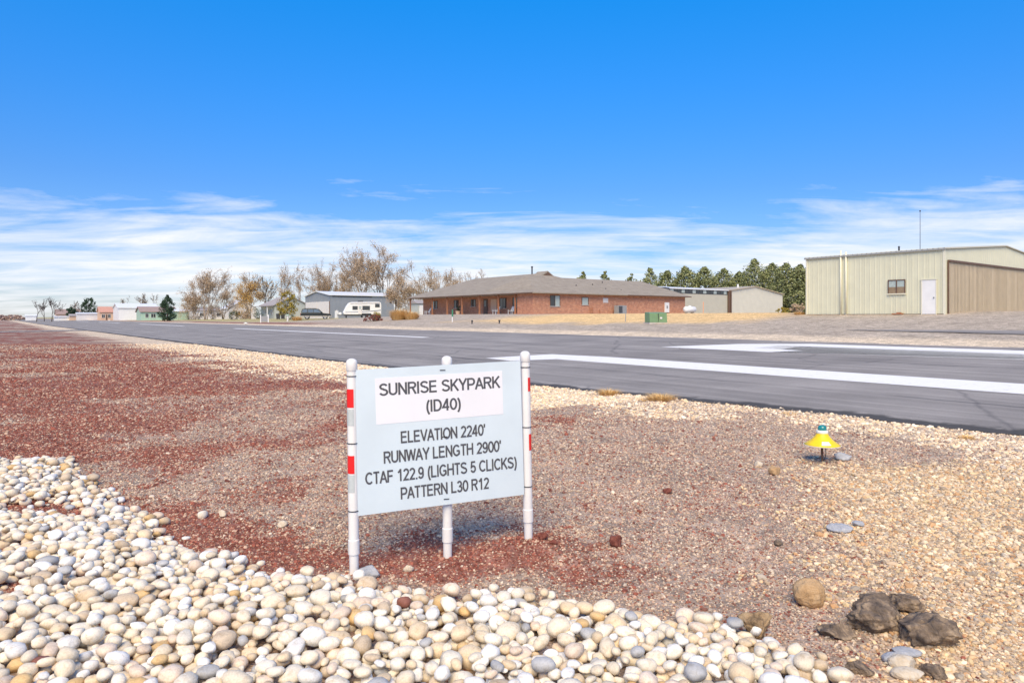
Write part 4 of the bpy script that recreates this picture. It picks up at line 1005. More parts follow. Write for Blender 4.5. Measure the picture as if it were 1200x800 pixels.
def shrub(px, Y, w, h, mat, seed, label, n=40, per=30, lsize=0.07, name='shrub', cat='shrub', group=None):
    x, _, zg = W(px, Y); t = thing(name, label, cat, (x, Y, zg), 0, group); r = random.Random(seed); cm = MB(); tm = MB()
    for i in range(n):
        a = r.uniform(0, 6.283); f = r.random(); rr = w * .42 * math.sqrt(r.random()) * math.sqrt(max(.05, 1 - f * f * .8))
        c_ = Vector((rr * math.cos(a), rr * math.sin(a) * .8, h * (0.12 + .74 * f)))
        leaf_cluster(cm, c_, min(w, h) * .19, per, lsize, r, 0, up=.4)
        if i % 3 == 0: tm.tube([(c_.x * .25, c_.y * .25, -0.05), c_], [.03, .012], 3, cap=False)
    tm.build('stem', M['dark_bark'], t, fix=False); cm.build('foliage', M[mat], t, fix=False)
    return t
# bare and autumn trees on the left, from far to near
for k, (px, Y, h, sp, st, lf, lv, lbl) in enumerate([
    (43, 250, 8.6, 1.1, 1, 0.0, 0, 'leaning dark bare tree at the far left by the runway'),
    (52, 262, 8.4, 1.1, 1, 0.0, 0, 'slim dark bare tree, second from the far left'),
    (61, 240, 9.0, 1.1, 2, 0.0, 0, 'dark bare tree with forked trunk, third from the far left'),
    (90, 300, 8.5, 1.1, 2, 0.0, 90, 'thin bare tree behind the small brown roofed house'),
    (150, 275, 10.0, 1.1, 1, 0.0, 120, 'pinkish bare tree rising behind the white barn, left one'),
    (175, 270, 10.5, 1.1, 2, 0.0, 160, 'pinkish bare tree rising behind the white barn, right one')]):
    bare_tree(px, Y, h, sp, 300 + k, lbl, 'tan_leaf', lv, .18, 'dark_bark', st, 4)
bare_tree(240, 172, 13.6, 1.0, 411, 'tall tan tree with many branches right of the dark conifer', 'tan_leaf', 2065, .15, 'bark', 4, 4)
bare_tree(228, 182, 8.6, 1.0, 412, 'low pinkish tree between the conifer and the tall tan tree', 'tan_leaf', 1606, .15, 'bark', 4, 4)
bare_tree(262, 190, 9.8, 1.05, 413, 'thin pinkish tree between the tall tan tree and the golden tree', 'tan_leaf', 1147, .15, 'bark', 3, 4)
bare_tree(293, 168, 11.6, 0.95, 414, 'golden leaved tree left of the pale green house', 'gold_leaf', 2983, .16, 'bark', 4, 4, leaf_low=0.75)
bare_tree(311, 165, 10.8, 1.0, 415, 'bare topped tree with golden lower leaves beside the pale house', 'gold_leaf', 1147, .15, 'dark_bark', 2, 4, leaf_low=0.5)
bare_tree(334, 172, 14.2, 0.62, 416, 'slender nearly bare tree behind the pale green house', 'tan_leaf', 963, .15, 'bark', 1, 4)
bare_tree(352, 180, 10.5, 0.55, 418, 'spindly bare tree between the pale house and the grey hangar', 'tan_leaf', 275, .13, 'bark', 1, 4)
bare_tree(378, 172, 15.2, 0.8, 421, 'upright tan tree behind the left end of the grey hangar', 'tan_leaf', 1836, .15, 'bark', 4, 4)
bare_tree(398, 178, 12.5, 0.95, 422, 'brown tree behind the middle of the grey hangar', 'tan_leaf', 2065, .15, 'bark', 4, 4)
bare_tree(428, 168, 19.3, 0.9, 423, 'tallest broad tan tree behind the grey hangar, left half', 'tan_leaf', 3442, .17, 'bark', 4, 5, kids=4)
bare_tree(452, 164, 18.6, 1.0, 424, 'broad tan tree behind the right end of the grey hangar', 'tan_leaf', 2754, .16, 'dark_bark', 3, 5, kids=4)
bare_tree(503, 172, 14.6, 0.8, 425, 'slim bare tree behind the left end of the brick house', 'tan_leaf', 1377, .15, 'bark', 3, 4)
bare_tree(482, 180, 11.5, 0.95, 426, 'low brown tree in the gap between grey hangar and brick house', 'tan_leaf', 2065, .16, 'bark', 4, 4)
bare_tree(523, 180, 13.0, 0.8, 427, 'bare tree behind the sloping left roof of the brick house', 'tan_leaf', 1377, .15, 'bark', 3, 4)
bare_tree(541, 185, 12.4, 0.7, 428, 'bare tree top just left of the brick house ridge', 'tan_leaf', 459, .14, 'bark', 2, 4)
bare_tree(566, 190, 14.0, 0.7, 429, 'faint bare tree top behind the brick house ridge', 'tan_leaf', 275, .14, 'bark', 2, 4)
bare_tree(462, 118, 7.2, 0.8, 430, 'small tree with brown leaves in front of the grey hangar corner', 'tan_leaf', 1147, .12, 'dark_bark', 1, 4, name='small_tree')
# evergreens behind the brick house and the beige hangar
evs = [(655, 150, 8.3, 3.2), (683, 140, 9.2, 3.0), (709, 142, 9.4, 3.4), (740, 140, 8.7, 3.2), (762, 138, 9.6, 3.6), (782, 142, 9.3, 4.4), (803, 140, 9.9, 4.6), (826, 138, 9.6, 4.6),
       (848, 142, 9.5, 4.4), (866, 146, 9.2, 4.2), (884, 138, 10.9, 5.4), (905, 140, 10.3, 5.0), (921, 132, 9.7, 4.6), (938, 130, 9.2, 4.6), (951, 134, 9.2, 4.6)]
ord_ = ['leftmost', 'second', 'third', 'fourth', 'fifth', 'sixth', 'seventh', 'eighth', 'ninth', 'tenth', 'eleventh', 'twelfth', 'thirteenth', 'fourteenth', 'fifteenth']
for k, (px, Y, h, w) in enumerate(evs):
    ever_tree(px, Y, h, w * (1.55 if k > 3 else 1.3), 500 + k, '%s green pine from the left in the row behind the buildings' % ord_[k] if k else 'leftmost green pine in the row behind the brick house roof', 'ever_leaf', 190 if k > 4 else 90, 34, .19, 0.03, 0.55, 'pines behind the brick house and beige hangar', name='pine_tree')
ever_tree(196, 165, 6.2, 4.2, 600, 'dense dark green conifer beside the sage green house', 'dark_ever', 110, 40, .15, 0.03, 0.7, name='conifer')
ever_tree(104, 285, 8.8, 6.0, 601, 'dark evergreen behind the long white shed', 'dark_ever', 80, 36, .24, 0.1, 0.3, round_=True)
ever_tree(84, 290, 5.5, 4.5, 602, 'small dark evergreen at the brown roofed house', 'dark_ever', 60, 36, .24, 0.1, 0.3, round_=True)
# small round autumn tree
ever_tree(336.5, 120, 4.9, 3.3, 603, 'small round olive yellow tree in front of the pale house', 'olive_leaf', 80, 34, .11, 0.22, 0.3, round_=True, name='autumn_tree', group='autumn trees')
shrub(273, 150, 3.2, 2.1, 'dark_ever', 700, 'rounded dark green shrub below the golden tree')
shrub(302, 150, 3.0, 2.6, 'dark_ever', 701, 'dark evergreen shrub under the golden leaved trees')
shrub(288, 158, 2.2, 1.5, 'tan_leaf', 702, 'small tan shrub between the two dark green shrubs')
shrub(437, 80, 2.6, 0.85, 'red_leaf', 703, 'low dark red shrub in front of the camping trailer', 46, 36, .05)
shrub(441, 82, 1.4, 1.15, 'olive_leaf', 704, 'olive green bush rising out of the dark red shrub', 26, 30, .05)
shrub(487, 81, 1.2, 0.6, 'red_leaf', 705, 'small dark red shrub right of the straw grass clumps', 16, 30, .04)
for k, (px, Y, w, h, lf, lb) in enumerate([(222, 186, 8, 4.2, 'tan_leaf', 'pinkish thicket right of the dark conifer'), (250, 188, 8, 4.4, 'tan_leaf', 'pinkish thicket under the tall tan tree'),
        (284, 182, 7, 4.8, 'gold_leaf', 'golden thicket under the golden leaved tree'), (372, 182, 9, 6.2, 'tan_leaf', 'brown thicket rising behind the left end of the grey hangar'),
        (402, 186, 11, 7.4, 'tan_leaf', 'brown thicket rising behind the middle of the grey hangar'), (438, 178, 10, 7.6, 'tan_leaf', 'brown thicket under the tallest trees behind the grey hangar'),
        (476, 176, 8, 6.0, 'tan_leaf', 'brown thicket in the gap beside the brick house'), (505, 186, 10, 7.0, 'tan_leaf', 'brown thicket behind the left roof slope of the brick house'),
        (530, 192, 9, 7.4, 'tan_leaf', 'thin thicket behind the brick house near its ridge')]):
    shrub(px, Y, w, h, lf, 740 + k, lb, 70, 34, .10, name='thicket', cat='thicket', group='thickets under the bare trees')
shrub(343, 118, 1.4, 1.0, 'dark_ever', 706, 'dark bush beside the rear of the parked car', 16, 26, .06)
tuft(468, 80, 2.2, 1.60, 1900, 'tall orange straw ornamental grass clump, left and larger one', 21, blade=0.014, name='ornamental_grass', cat='ornamental grass', droop=0.9)
tuft(482, 79, 1.7, 1.15, 1400, 'orange straw ornamental grass clump, right and lower one', 22, blade=0.014, name='ornamental_grass', cat='ornamental grass', droop=0.9)
tuft(348, 108, 1.6, 0.85, 700, 'pinkish straw grass clump left of the parked car', 23, blade=0.016, name='ornamental_grass', cat='ornamental grass', droop=0.9)
tuft(938, 47, 1.0, 0.25, 500, 'low dry grass at the left corner of the cream hangar', 24, blade=0.01)
tuft(1059, 41.4, 0.5, 0.15, 300, 'small dead weed at the cream hangar wall below its window', 25, blade=0.01)
shrub(14, 420, 26, 3.0, 'brush', 710, 'low pinkish brush on the far left horizon', 60, 40, .7, name='brush', cat='brush')
shrub(2, 520, 40, 3.4, 'brush', 711, 'brush at the left edge of the horizon', 60, 40, .9, name='brush', cat='brush')
for k, (px, Y, w, h) in enumerate([(935, 118, 3.5, 1.8), (918, 120, 3.0, 1.2)]):
    shrub(px, Y, w, h, 'olive_leaf' if k else 'tan_leaf', 720 + k, ['tan bush under the pines left of the cream hangar', 'olive bush at the right corner of the beige hangar'][k], 26, 30, .1)

# ------------------------------------------------------------------ building helpers (local x = e_d, y = e_s)
def building(name, label, cat, d, s, z=None, group=None):
    x, y = xy(d, s); return thing(name, label, cat, (x, y, Hs(x, y) if z is None else z), ROT, group)
def ribbed(m, axis, c, a0, a1, z0f, z1f, out, step=0.3, rib=0.010, wid=0.09, thick=0.04, mi=0):
    """sheet-metal wall piece with vertical ribs. axis 'y': wall at x=c running along y; axis 'x': wall at y=c running along x. out = +1/-1 side the ribs face"""
    n = max(1, int(round((a1 - a0) / step)))
    poly = [(a0, 0.0)]
    w = (a1 - a0) / n
    for k in range(n):
        b = a0 + k * w + w / 2
        poly += [(b - wid / 2, 0), (b - wid / 4, rib), (b + wid / 4, rib), (b + wid / 2, 0)]
    poly.append((a1, 0.0))
    front = [(t, c + out * o) for t, o in poly]; q = len(front)
    def P(t, cc, z): return (cc, t, z) if axis == 'y' else (t, cc, z)
    vs = [P(t, cc, z0f(t)) for t, cc in front] + [P(t, cc, z1f(t)) for t, cc in front]
    fs = [(i, i + 1, q + i + 1, q + i) for i in range(q - 1)]
    vs += [P(a0, c - out * thick, z0f(a0)), P(a1, c - out * thick, z0f(a1)), P(a0, c - out * thick, z1f(a0)), P(a1, c - out * thick, z1f(a1))]
    b0 = 2 * q
    fs += [(b0, b0 + 1, b0 + 3, b0 + 2), (0, b0, b0 + 2, q), (q - 1, b0 + 1, b0 + 3, 2 * q - 1)]
    return m.add(vs, fs, mi)
const = lambda z: (lambda t: z)
def panels(parent, axis, c, a0, a1, z0f, z1f, out, mat, pw=0.9, name='wall_panel', **kw):
    n = max(1, int(round((a1 - a0) / pw))); w = (a1 - a0) / n
    for k in range(n):
        m = MB(); ribbed(m, axis, c + out * (0.002 if k % 2 else 0), a0 + k * w, a0 + (k + 1) * w - 0.004, z0f, z1f, out, **kw); m.build(name, M[mat], parent)

# --- cream hangar on the right
HD, HS_ = 43.7, 16.6
hg = building('metal_hangar', 'cream corrugated metal hangar with tan sliding door at the right', 'hangar', HD, HS_)
LEN, WID, EAVE, RIDGE = 8.4, 19.4, 3.78, 4.52
top = lambda x: EAVE + (RIDGE - EAVE) * (1 - abs(x - WID / 2) / (WID / 2))
core = MB(); core.prism([(0.05, -0.3), (WID - .05, -0.3), (WID - .05, EAVE - .03), (WID / 2, RIDGE - .03), (0.05, EAVE - .03)], 'y', 0.05, LEN - .05); core.build('inner_wall', M['cream_metal'], hg)
panels(hg, 'y', 0.0, 0.0, LEN, const(-0.1), const(EAVE - 0.02), -1, 'cream_metal', 0.93)
DT = 3.12
panels(hg, 'x', 0.0, 0.0, 0.42, const(-0.1), const(EAVE - 0.02), -1, 'cream_metal', 0.42)
panels(hg, 'x', 0.0, 0.42, WID - 0.42, const(DT), lambda t: top(t) - 0.02, -1, 'cream_metal', 1.03)
panels(hg, 'x', 0.0, WID - 0.42, WID, const(-0.1), lambda t: top(t) - 0.02, -1, 'cream_metal', 0.42)
panels(hg, 'x', LEN, 0.0, WID, const(-0.1), lambda t: top(t) - 0.02, 1, 'cream_metal', 1.2)
panels(hg, 'y', WID, 0.0, LEN, const(-0.1), const(EAVE - 0.02), 1, 'cream_metal', 0.93)
sd_ = MB(); dr = bpy.data.objects.new('sliding_door', None)
dm = MB(); dm.box(0.46, WID - .46, -0.06, 0.03, 0.02, DT - .04); drp = dm.build('hangar_door', M['tan_metal'], hg); drp['label'] = 'wide tan ribbed hangar door'
nd_ = 18
for k in range(nd_):
    w = (WID - .92) / nd_; m = MB(); ribbed(m, 'x', -0.062 - (0.003 if k % 2 else 0), .46 + k * w, .46 + (k + 1) * w - 0.006, const(0.03), const(DT - .05), -1, step=0.2, rib=0.02, wid=0.07, thick=0.0); m.build('door_panel', M['tan_metal'], drp)
m = MB(); m.box(0.42, WID - .42, -0.16, -0.03, DT - .06, DT + .05); m.box(0.40, 0.47, -0.10, -0.03, 0, DT - .065); m.build('door_frame', M['brown_trim'], hg)
rf = MB()
for sx in (0, 1):
    x0, x1 = (-0.12, WID / 2) if sx == 0 else (WID / 2 + .002, WID + .12)
    z0 = EAVE - .012 if sx == 0 else RIDGE + .0; z1 = RIDGE if sx == 0 else EAVE - .012
    n = 28
    for k in range(n):
        pass
    rf.add([(x0, -.12, z0), (x1, -.12, z1), (x1, LEN + .12, z1), (x0, LEN + .12, z0), (x0, -.12, z0 + .06), (x1, -.12, z1 + .06), (x1, LEN + .12, z1 + .06), (x0, LEN + .12, z0 + .06)],
           [(0, 1, 2, 3), (4, 5, 6, 7), (0, 1, 5, 4), (1, 2, 6, 5), (2, 3, 7, 6), (3, 0, 4, 7)])
roof = rf.build('roof', M['grey_beige_metal'], hg)
m = MB()
for k in range(30):
    y = -.05 + k * (LEN + .1) / 29; m.add([(-.14, y - .04, EAVE + .045), (-.14, y + .04, EAVE + .045), (-.14, y + .025, EAVE + .085), (-.14, y - .025, EAVE + .085), (WID / 2, y - .04, RIDGE + .05), (WID / 2, y + .04, RIDGE + .05), (WID / 2, y + .025, RIDGE + .095), (WID / 2, y - .025, RIDGE + .095)],
          [(0, 1, 2, 3), (4, 5, 6, 7), (0, 1, 5, 4), (1, 2, 6, 5), (2, 3, 7, 6), (3, 0, 4, 7)])
m.build('roof_rib', M['grey_beige_metal'], roof)
m = MB(); m.box(-.13, -.10, -.13, LEN + .13, EAVE - .05, EAVE + .03); m.build('eave_trim', M['grey_unit'], hg)
m = MB(); m.box(-0.05, 0.06, -0.05, 0.06, -0.1, EAVE - .03); m.box(-0.05, .06, LEN - .06, LEN + .05, -.1, EAVE - .03); m.build('corner_trim', M['cream_trim'], hg)
m = MB(); m.box(-0.055, -0.028, 0.0, LEN, -0.12, 0.03); m.build('base_trim', M['brown_trim'], hg)
# window and walk door in the long wall (y = s - HS_)
w0, w1, wz0, wz1 = 2.14, 3.05, 1.28, 2.06
wn = MB()
for a_, b_, z0, z1 in ((w0 - .05, w1 + .05, wz1, wz1 + .06), (w0 - .05, w0, wz0, wz1), (w1, w1 + .05, wz0, wz1), ((w0 + w1) / 2 - .03, (w0 + w1) / 2 + .03, wz0, wz1)): wn.box(-.075, -.0265, a_, b_, z0, z1)
wo_ = wn.build('window', M['brown_trim'], hg)
MB().box(-.10, -.0265, w0 - .08, w1 + .08, wz0 - .07, wz0).build('sill', M['cream_trim'], wo_)
for a_, b_ in ((w0, (w0 + w1) / 2 - .03), ((w0 + w1) / 2 + .03, w1)):
    MB().box(-.045, -.027, a_, b_, wz0, (wz0 + wz1) / 2).build('pane', M['brown_glass'], wo_)
    MB().box(-.045, -.027, a_, b_, (wz0 + wz1) / 2 + .004, wz1).build('pane', M['pale_glass'], wo_)
dd0, dd1 = 0.42, 1.16
wd = MB().box(-.06, -.027, dd0, dd1, 0.02, 2.02).build('door', M['white_paint'], hg)
MB().box(-.075, -.0265, dd0 - .05, dd0 - .003, -.02, 2.03).box(-.075, -.0265, dd1 + .003, dd1 + .05, -.02, 2.03).box(-.09, -.0265, dd0 - .07, dd1 + .07, 2.033, 2.09).build('frame', M['cream_trim'], wd)
MB().tube([(-.06, dd0 + .09, .98), (-.11, dd0 + .09, .98)], .03, 8).build('handle', M['dark_metal'], wd)
for yy, zt in ((6.03, 4.15), (5.69, 4.05)):
    m = MB(); m.tube([(-.075, yy, -.05), (-.075, yy, zt)], .055, 10); m.build('vent_pipe', M['cream_trim'], hg, smooth=True)
m = MB(); m.tube([(1.2, 3.0, EAVE), (1.2, 3.0, EAVE + .42)], .05, 8); m.lathe([(.08, 0), (.02, .08)], 8, (1.2, 3.0, EAVE + .42)); m.build('roof_vent', M['dark_metal'], hg)
m = MB(); m.tube([(1.5, 1.9, EAVE), (1.5, 1.9, 6.35)], [.018, .012], 6); m.lathe([(.0, 0), (.045, .02), (.045, .08), (0, .1)], 8, (1.5, 1.9, 6.30)); m.build('antenna', M['dark_metal'], hg)
MB().box(-.35, -.08, 2.2, 2.75, 0.0, .07).box(-.30, -.1, 2.3, 2.5, .07, .13).build('dummy', M['wood_post']).name = 'wood_scrap'
o = bpy.data.objects['wood_scrap']; o.location = hg.location; o.rotation_euler = (0, 0, ROT); tag(o, 'small heap of wood scraps at the cream hangar wall', 'wood')

# --- brick house
bh = building('brick_house', 'long red brick ranch house with porch and brown shingle roof', 'house', 51.2, 64.0)
EV = 2.55
# walls: wing facing the camera runs along x at y=0; porch front faces -x
m = MB(); m.box(0, 28.1, 0.0, 0.3, -.4, EV); m.box(0.0, 0.3, 0.302, 3.2, -.4, EV); m.box(0.302, 2.0, 2.9, 3.198, -.4, EV)
m.box(2.0, 2.3, 2.9, 30.2, -.4, EV); m.box(2.302, 15, 29.9, 30.198, -.4, EV); m.box(27.8, 28.1, .302, 12, -.4, EV)
wl = m.build('wall', M['brick'], bh)
MB().box(-.5, 2.0, 3.21, 30.6, -.35, 0.06).build('porch_floor', M['concrete'], bh)
def hip(x0, x1, y0, y1, ze, zr_, axis, r0_, r1_, c_):
    """hip roof over a rectangle; ridge along axis from r0_ to r1_ at cross position c_"""
    th = .12
    e = [(x0, y0, ze), (x1, y0, ze), (x1, y1, ze), (x0, y1, ze)]
    rdg = [(r0_, c_, zr_), (r1_, c_, zr_)] if axis == 'x' else [(c_, r0_, zr_), (c_, r1_, zr_)]
    vs = e + rdg + [(a_, b_, z_ - th) for a_, b_, z_ in e]
    if axis == 'x': fs = [(0, 1, 5, 4), (1, 2, 5), (2, 3, 4, 5), (3, 0, 4)]
    else: fs = [(0, 1, 4), (1, 2, 5, 4), (2, 3, 5), (3, 0, 4, 5)]
    fs += [(9, 8, 7, 6), (0, 6, 7, 1), (1, 7, 8, 2), (2, 8, 9, 3), (3, 9, 6, 0)]
    return MB().add(vs, fs)
ro = hip(-.65, 15.6, -.65, 30.9, EV + .10, 5.62, 'y', 7.2, 23.7, 7.45).build('roof', M['shingle'], bh); ro['label'] = 'main hipped roof over the porch wing'
ro2 = hip(-.2, 28.75, -.60, 12.3, EV + .105, 4.98, 'x', 3.5, 25.2, 5.7).build('roof', M['shingle'], bh); ro2['label'] = 'lower hipped roof over the right wing'
m = MB(); m.add([(6.2, 6.2, 5.1), (8.7, 6.2, 5.1), (7.45, 6.2, 5.86), (6.2, 8.2, 5.1), (8.7, 8.2, 5.1), (7.45, 8.4, 5.86)], [(0, 1, 2), (3, 4, 5), (0, 2, 5, 3), (1, 2, 5, 4), (0, 1, 4, 3)]); gb = m.build('gablet', M['shingle'], ro)
MB().add([(6.45, 6.17, 5.13), (8.45, 6.17, 5.13), (7.45, 6.17, 5.70)], [(0, 1, 2)]).build('gablet_louvre', M['brown_trim'], ro)
m = MB(); m.box(-.68, -.652, -.66, 30.92, EV - .03, EV + .09); m.build('fascia', M['brown_trim'], bh)
m = MB(); m.box(-.2, 28.78, -.63, -.602, EV - .03, EV + .095); m.build('fascia', M['brown_trim'], bh)
m = MB(); m.tube([(7.45, 9.6, 5.4), (7.45, 9.6, 6.55)], .10, 8); m.lathe([(.15, 0), (.15, .12), (.04, .2)], 8, (7.45, 9.6, 6.5)); m.build('flue', M['dark_metal'], ro)
for xx, yy, zz in ((12.6, 3.0, 3.95), (15.5, 4.1, 4.4), (13.6, 1.5, 3.35), (16.3, 1.3, 3.2), (8.9, 2.2, 3.7)):
    MB().tube([(xx, yy, zz - .3), (xx, yy, zz + .22)], .06, 6).build('vent_pipe', M['dark_metal'], ro2)
for k, yy in enumerate((3.35, 6.9, 11.2, 15.5, 19.4, 23.6, 30.3)):
    m = MB(); m.box(-.28, -.12, yy - .08, yy + .08, 0.055, EV); m.box(-.31, -.09, yy - .11, yy + .11, .055, .2); m.build('porch_post', M['wood_post'], bh)
def house_window(parent, axis, c, a0, a1, z0, z1, out, frame='brown_trim', glass='glass', mull=True):
    m = MB(); t = .06
    def B(mm, p0, p1, q0, q1, o0, o1):
        lo, hi = sorted((c + out * o0, c + out * o1))
        return mm.box(lo, hi, p0, p1, q0, q1) if axis == 'y' else mm.box(p0, p1, lo, hi, q0, q1)
    B(m, a0 - t, a1 + t, z1, z1 + t, 0.003, .06); B(m, a0 - t, a0, z0, z1, 0.003, .06); B(m, a1, a1 + t, z0, z1, 0.003, .06)
    if mull: B(m, (a0 + a1) / 2 - .025, (a0 + a1) / 2 + .025, z0, z1, .003, .05)
    w = m.build('window', M[frame], parent)
    B(MB(), a0 - t - .04, a1 + t + .04, z0 - .08, z0, .003, .09).build('sill', M['concrete'] if frame == 'brown_trim' else M[frame], w)
    if mull:
        B(MB(), a0, (a0 + a1) / 2 - .025, z0, z1, .004, .02).build('pane', M['glass'], w); B(MB(), (a0 + a1) / 2 + .025, a1, z0, z1, .004, .02).build('pane', M['pale_glass' if glass == 'pale_glass' else glass], w)
    else: B(MB(), a0, a1, z0, z1, .004, .02).build('pane', M[glass], w)
    return w
# porch wall windows and door (wall at x=2.0 facing -x)
for y0, y1, z0, z1, gl in ((25.8, 27.6, 1.0, 2.1, 'pale_glass'), (19.9, 21.0, 1.0, 2.1, 'glass'), (15.4, 16.5, 1.2, 2.1, 'glass'), (8.2, 9.6, 0.85, 2.15, 'glass'), (4.9, 6.7, 1.0, 2.15, 'glass')):
    house_window(bh, 'y', 2.0, y0, y1, z0, z1, -1, 'brown_trim', gl)
fd = MB().box(1.93, 1.99, 12.4, 13.4, .07, 2.15).build('door', M['brown_trim'], bh); MB().box(1.90, 1.925, 12.65, 13.15, 1.1, 1.95).build('pane', M['glass'], fd)
MB().box(1.92, 1.995, 10.3, 11.6, .4, 2.1).build('stone_panel', M['orange_wall'], bh)
# wing wall windows (wall at y=0 facing -y)
wl1 = house_window(bh, 'x', 0.0, 2.65, 4.15, 1.02, 2.30, -1, 'brown_trim', 'pale_glass')
house_window(bh, 'x', 0.0, 7.9, 8.95, 1.25, 2.15, -1, 'brown_trim', 'pale_glass', False)
MB().box(11.6, 12.5, -.05, -.003, 1.55, 2.15).build('wall_vent', M['offwhite'], bh)
m = MB()
for k in range(5): m.box(11.65, 12.45, -.07, -.052, 1.60 + k * .105, 1.64 + k * .105)
m.build('louvre', M['offwhite'], bh)
m = MB().box(23.6, 24.5, -.14, -.003, .35, 1.75).build('meter_cabinet', M['white_paint'], bh); MB().box(23.9, 24.2, -.17, -.142, .9, 1.3).build('meter', M['grey_unit'], m)
for xx, hh in ((9.2, .95), (9.55, 1.0), (10.9, .7)): MB().tube([(xx, -.15, -.1), (xx, -.15, hh)], .05, 6).build('standpipe', M['wood_post'], bh)
HB = bh.location.z
def local(d_, s_): x, y = xy(d_, s_); return x, y
def at_house(lx, ly): return xy(51.2 + lx, 64.0 + ly)
x, y = at_house(13.9, -.9)
ac = thing('air_conditioner', 'grey air conditioning unit against the brick side wall', 'air conditioner', (x, y, Hs(x, y)), ROT)
MB().box(-.8, .8, -.45, .45, -.02, .08).build('base_pad', M['concrete'], ac); MB().box(-.75, .75, -.4, .4, .08, 1.15).build('housing', M['grey_unit'], ac)
m = MB()
for k in range(9): m.box(-.7, -.05, -.43, -.402, .18 + k * .1, .24 + k * .1)
m.build('grille', M['dark_metal'], ac)
x, y = at_house(26.4, -2.2)
pt = thing('propane_tank', 'white propane tank lying at the right end of the brick wall', 'propane tank', (x, y, Hs(x, y)), ROT + R(5))
m = MB(); m.tube([(-1.25, 0, .62), (-1.2, 0, .62), (-1.05, 0, .62), (1.05, 0, .62), (1.2, 0, .62), (1.25, 0, .62)], [.05, .25, .41, .41, .25, .05], 18); m.build('tank', M['white_paint'], pt, smooth=True)
m = MB(); m.lathe([(.22, 1.0), (.22, 1.12), (.15, 1.16), (0, 1.16)], 14); m.build('valve_cover', M['white_paint'], pt)
for sx in (-.75, .75): MB().box(sx - .08, sx + .08, -.3, .3, -.05, .32).build('foot', M['concrete'], pt)
def porch_chair(lx, ly, rz, label):
    x, y = at_house(lx, ly); t = thing('porch_chair', label, 'chair', (x, y, HB + .06), ROT + rz, 'porch chairs')
    MB().add([(-.28, -.3, .42), (.28, -.3, .42), (.28, .28, .32), (-.28, .28, .32), (-.28, -.3, .39), (.28, -.3, .39), (.28, .28, .29), (-.28, .28, .29)], [(0, 1, 2, 3), (4, 5, 6, 7), (0, 1, 5, 4), (1, 2, 6, 5), (2, 3, 7, 6), (3, 0, 4, 7)]).build('seat', M['white_paint'], t)
    MB().add([(-.28, .24, .32), (.28, .24, .32), (.24, .55, 1.0), (-.24, .55, 1.0), (-.28, .28, .32), (.28, .28, .32), (.24, .59, 1.0), (-.24, .59, 1.0)], [(0, 1, 2, 3), (4, 5, 6, 7), (0, 1, 5, 4), (1, 2, 6, 5), (2, 3, 7, 6), (3, 0, 4, 7)]).build('backrest', M['white_paint'], t)
    for sx in (-.3, .3):
        for sy, hh in ((-.27, .56), (.3, .5)): MB().box(sx - .03, sx + .03, sy - .03, sy + .03, 0, hh).build('leg', M['white_paint'], t)
        MB().box(sx - .05, sx + .05, -.34, .36, .56, .59).build('armrest', M['white_paint'], t)
porch_chair(.9, 9.0, R(-90), 'white porch chair near the brick house door, left of the pair')
porch_chair(.9, 5.6, R(-70), 'white porch chair near the brick house corner, right of the pair')
porch_chair(.9, 27.0, R(-100), 'white porch chair at the far left end of the brick porch')
x, y = at_house(.6, 17.8)
pp_ = thing('planter', 'dark green potted shrub between the porch posts', 'planter', (x, y, HB + .06), 0)
MB().lathe([(0, 0), (.28, 0), (.36, .5), (.32, .5), (.3, .42), (0, .42)], 14).build('pot', M['orange_wall'], pp_)
r_ = random.Random(3); cm = MB()
for k in range(12): leaf_cluster(cm, (r_.gauss(0, .18), r_.gauss(0, .18), .6 + r_.random() * .5), .22, 24, .06, r_)
cm.build('foliage', M['dark_ever'], pp_, fix=False)
# fence panel / pale shed behind the porch end
gs = building('garden_shed', 'pale grey shed seen under the left end of the porch roof', 'shed', 56.0, 101.0)
MB().box(0, 6.0, 0, 3.0, -.2, 2.3).build('wall', M['pale_sage'], gs); MB().add([(-.2, -.2, 2.302), (6.2, -.2, 2.302), (6.2, 3.2, 2.302), (-.2, 3.2, 2.302), (-.2, 1.5, 2.9), (6.2, 1.5, 2.9)], [(0, 1, 5, 4), (2, 3, 4, 5), (0, 4, 3), (1, 2, 5), (0, 3, 2, 1)]).build('roof', M['grey_roof'], gs)
MB().box(.3, 2.2, -.05, -.003, .0, 2.0).build('door', M['white_paint'], gs)

# --- beige hangar with a gabled wing, behind the brick house
b2 = building('beige_hangar', 'low beige metal hangar with window strip and gabled right end', 'hangar', 83.0, 70.0)
E2 = 4.05
MB().box(.05, 14.6, .06, 12, -.3, E2 - .02).build('inner_wall', M['grey_beige_metal'], b2)
panels(b2, 'x', 0.0, 0.0, 14.7, const(-.2), const(3.25), -1, 'grey_beige_metal', 1.22)
MB().box(0, 14.7, -.03, .05, 3.26, E2).build('window_frame', M['dark_metal'], b2)
for k in range(16): MB().box(.15 + k * .9, .15 + k * .9 + .78, -.05, -.032, 3.36, E2 - .14).build('pane', M['glass' if k % 3 else 'pale_glass'], b2)
MB().add([(-.3, -.25, E2 + .02), (14.9, -.25, E2 + .02), (14.9, 6.5, E2 + .62), (-.3, 6.5, E2 + .62), (14.9, 13, E2 + .02), (-.3, 13, E2 + .02), (-.3, -.25, E2 - .1), (14.9, -.25, E2 - .1)], [(0, 1, 2, 3), (3, 2, 4, 5), (0, 6, 7, 1)]).build('roof', M['white_roof'], b2)
gx0, gx1, gxr, ge0, ge1, gr = 15.5, 31.2, 22.6, 4.0, 3.62, 4.85
gtop = lambda t: np.interp(t, [gx0, gxr, gx1], [ge0, gr, ge1])
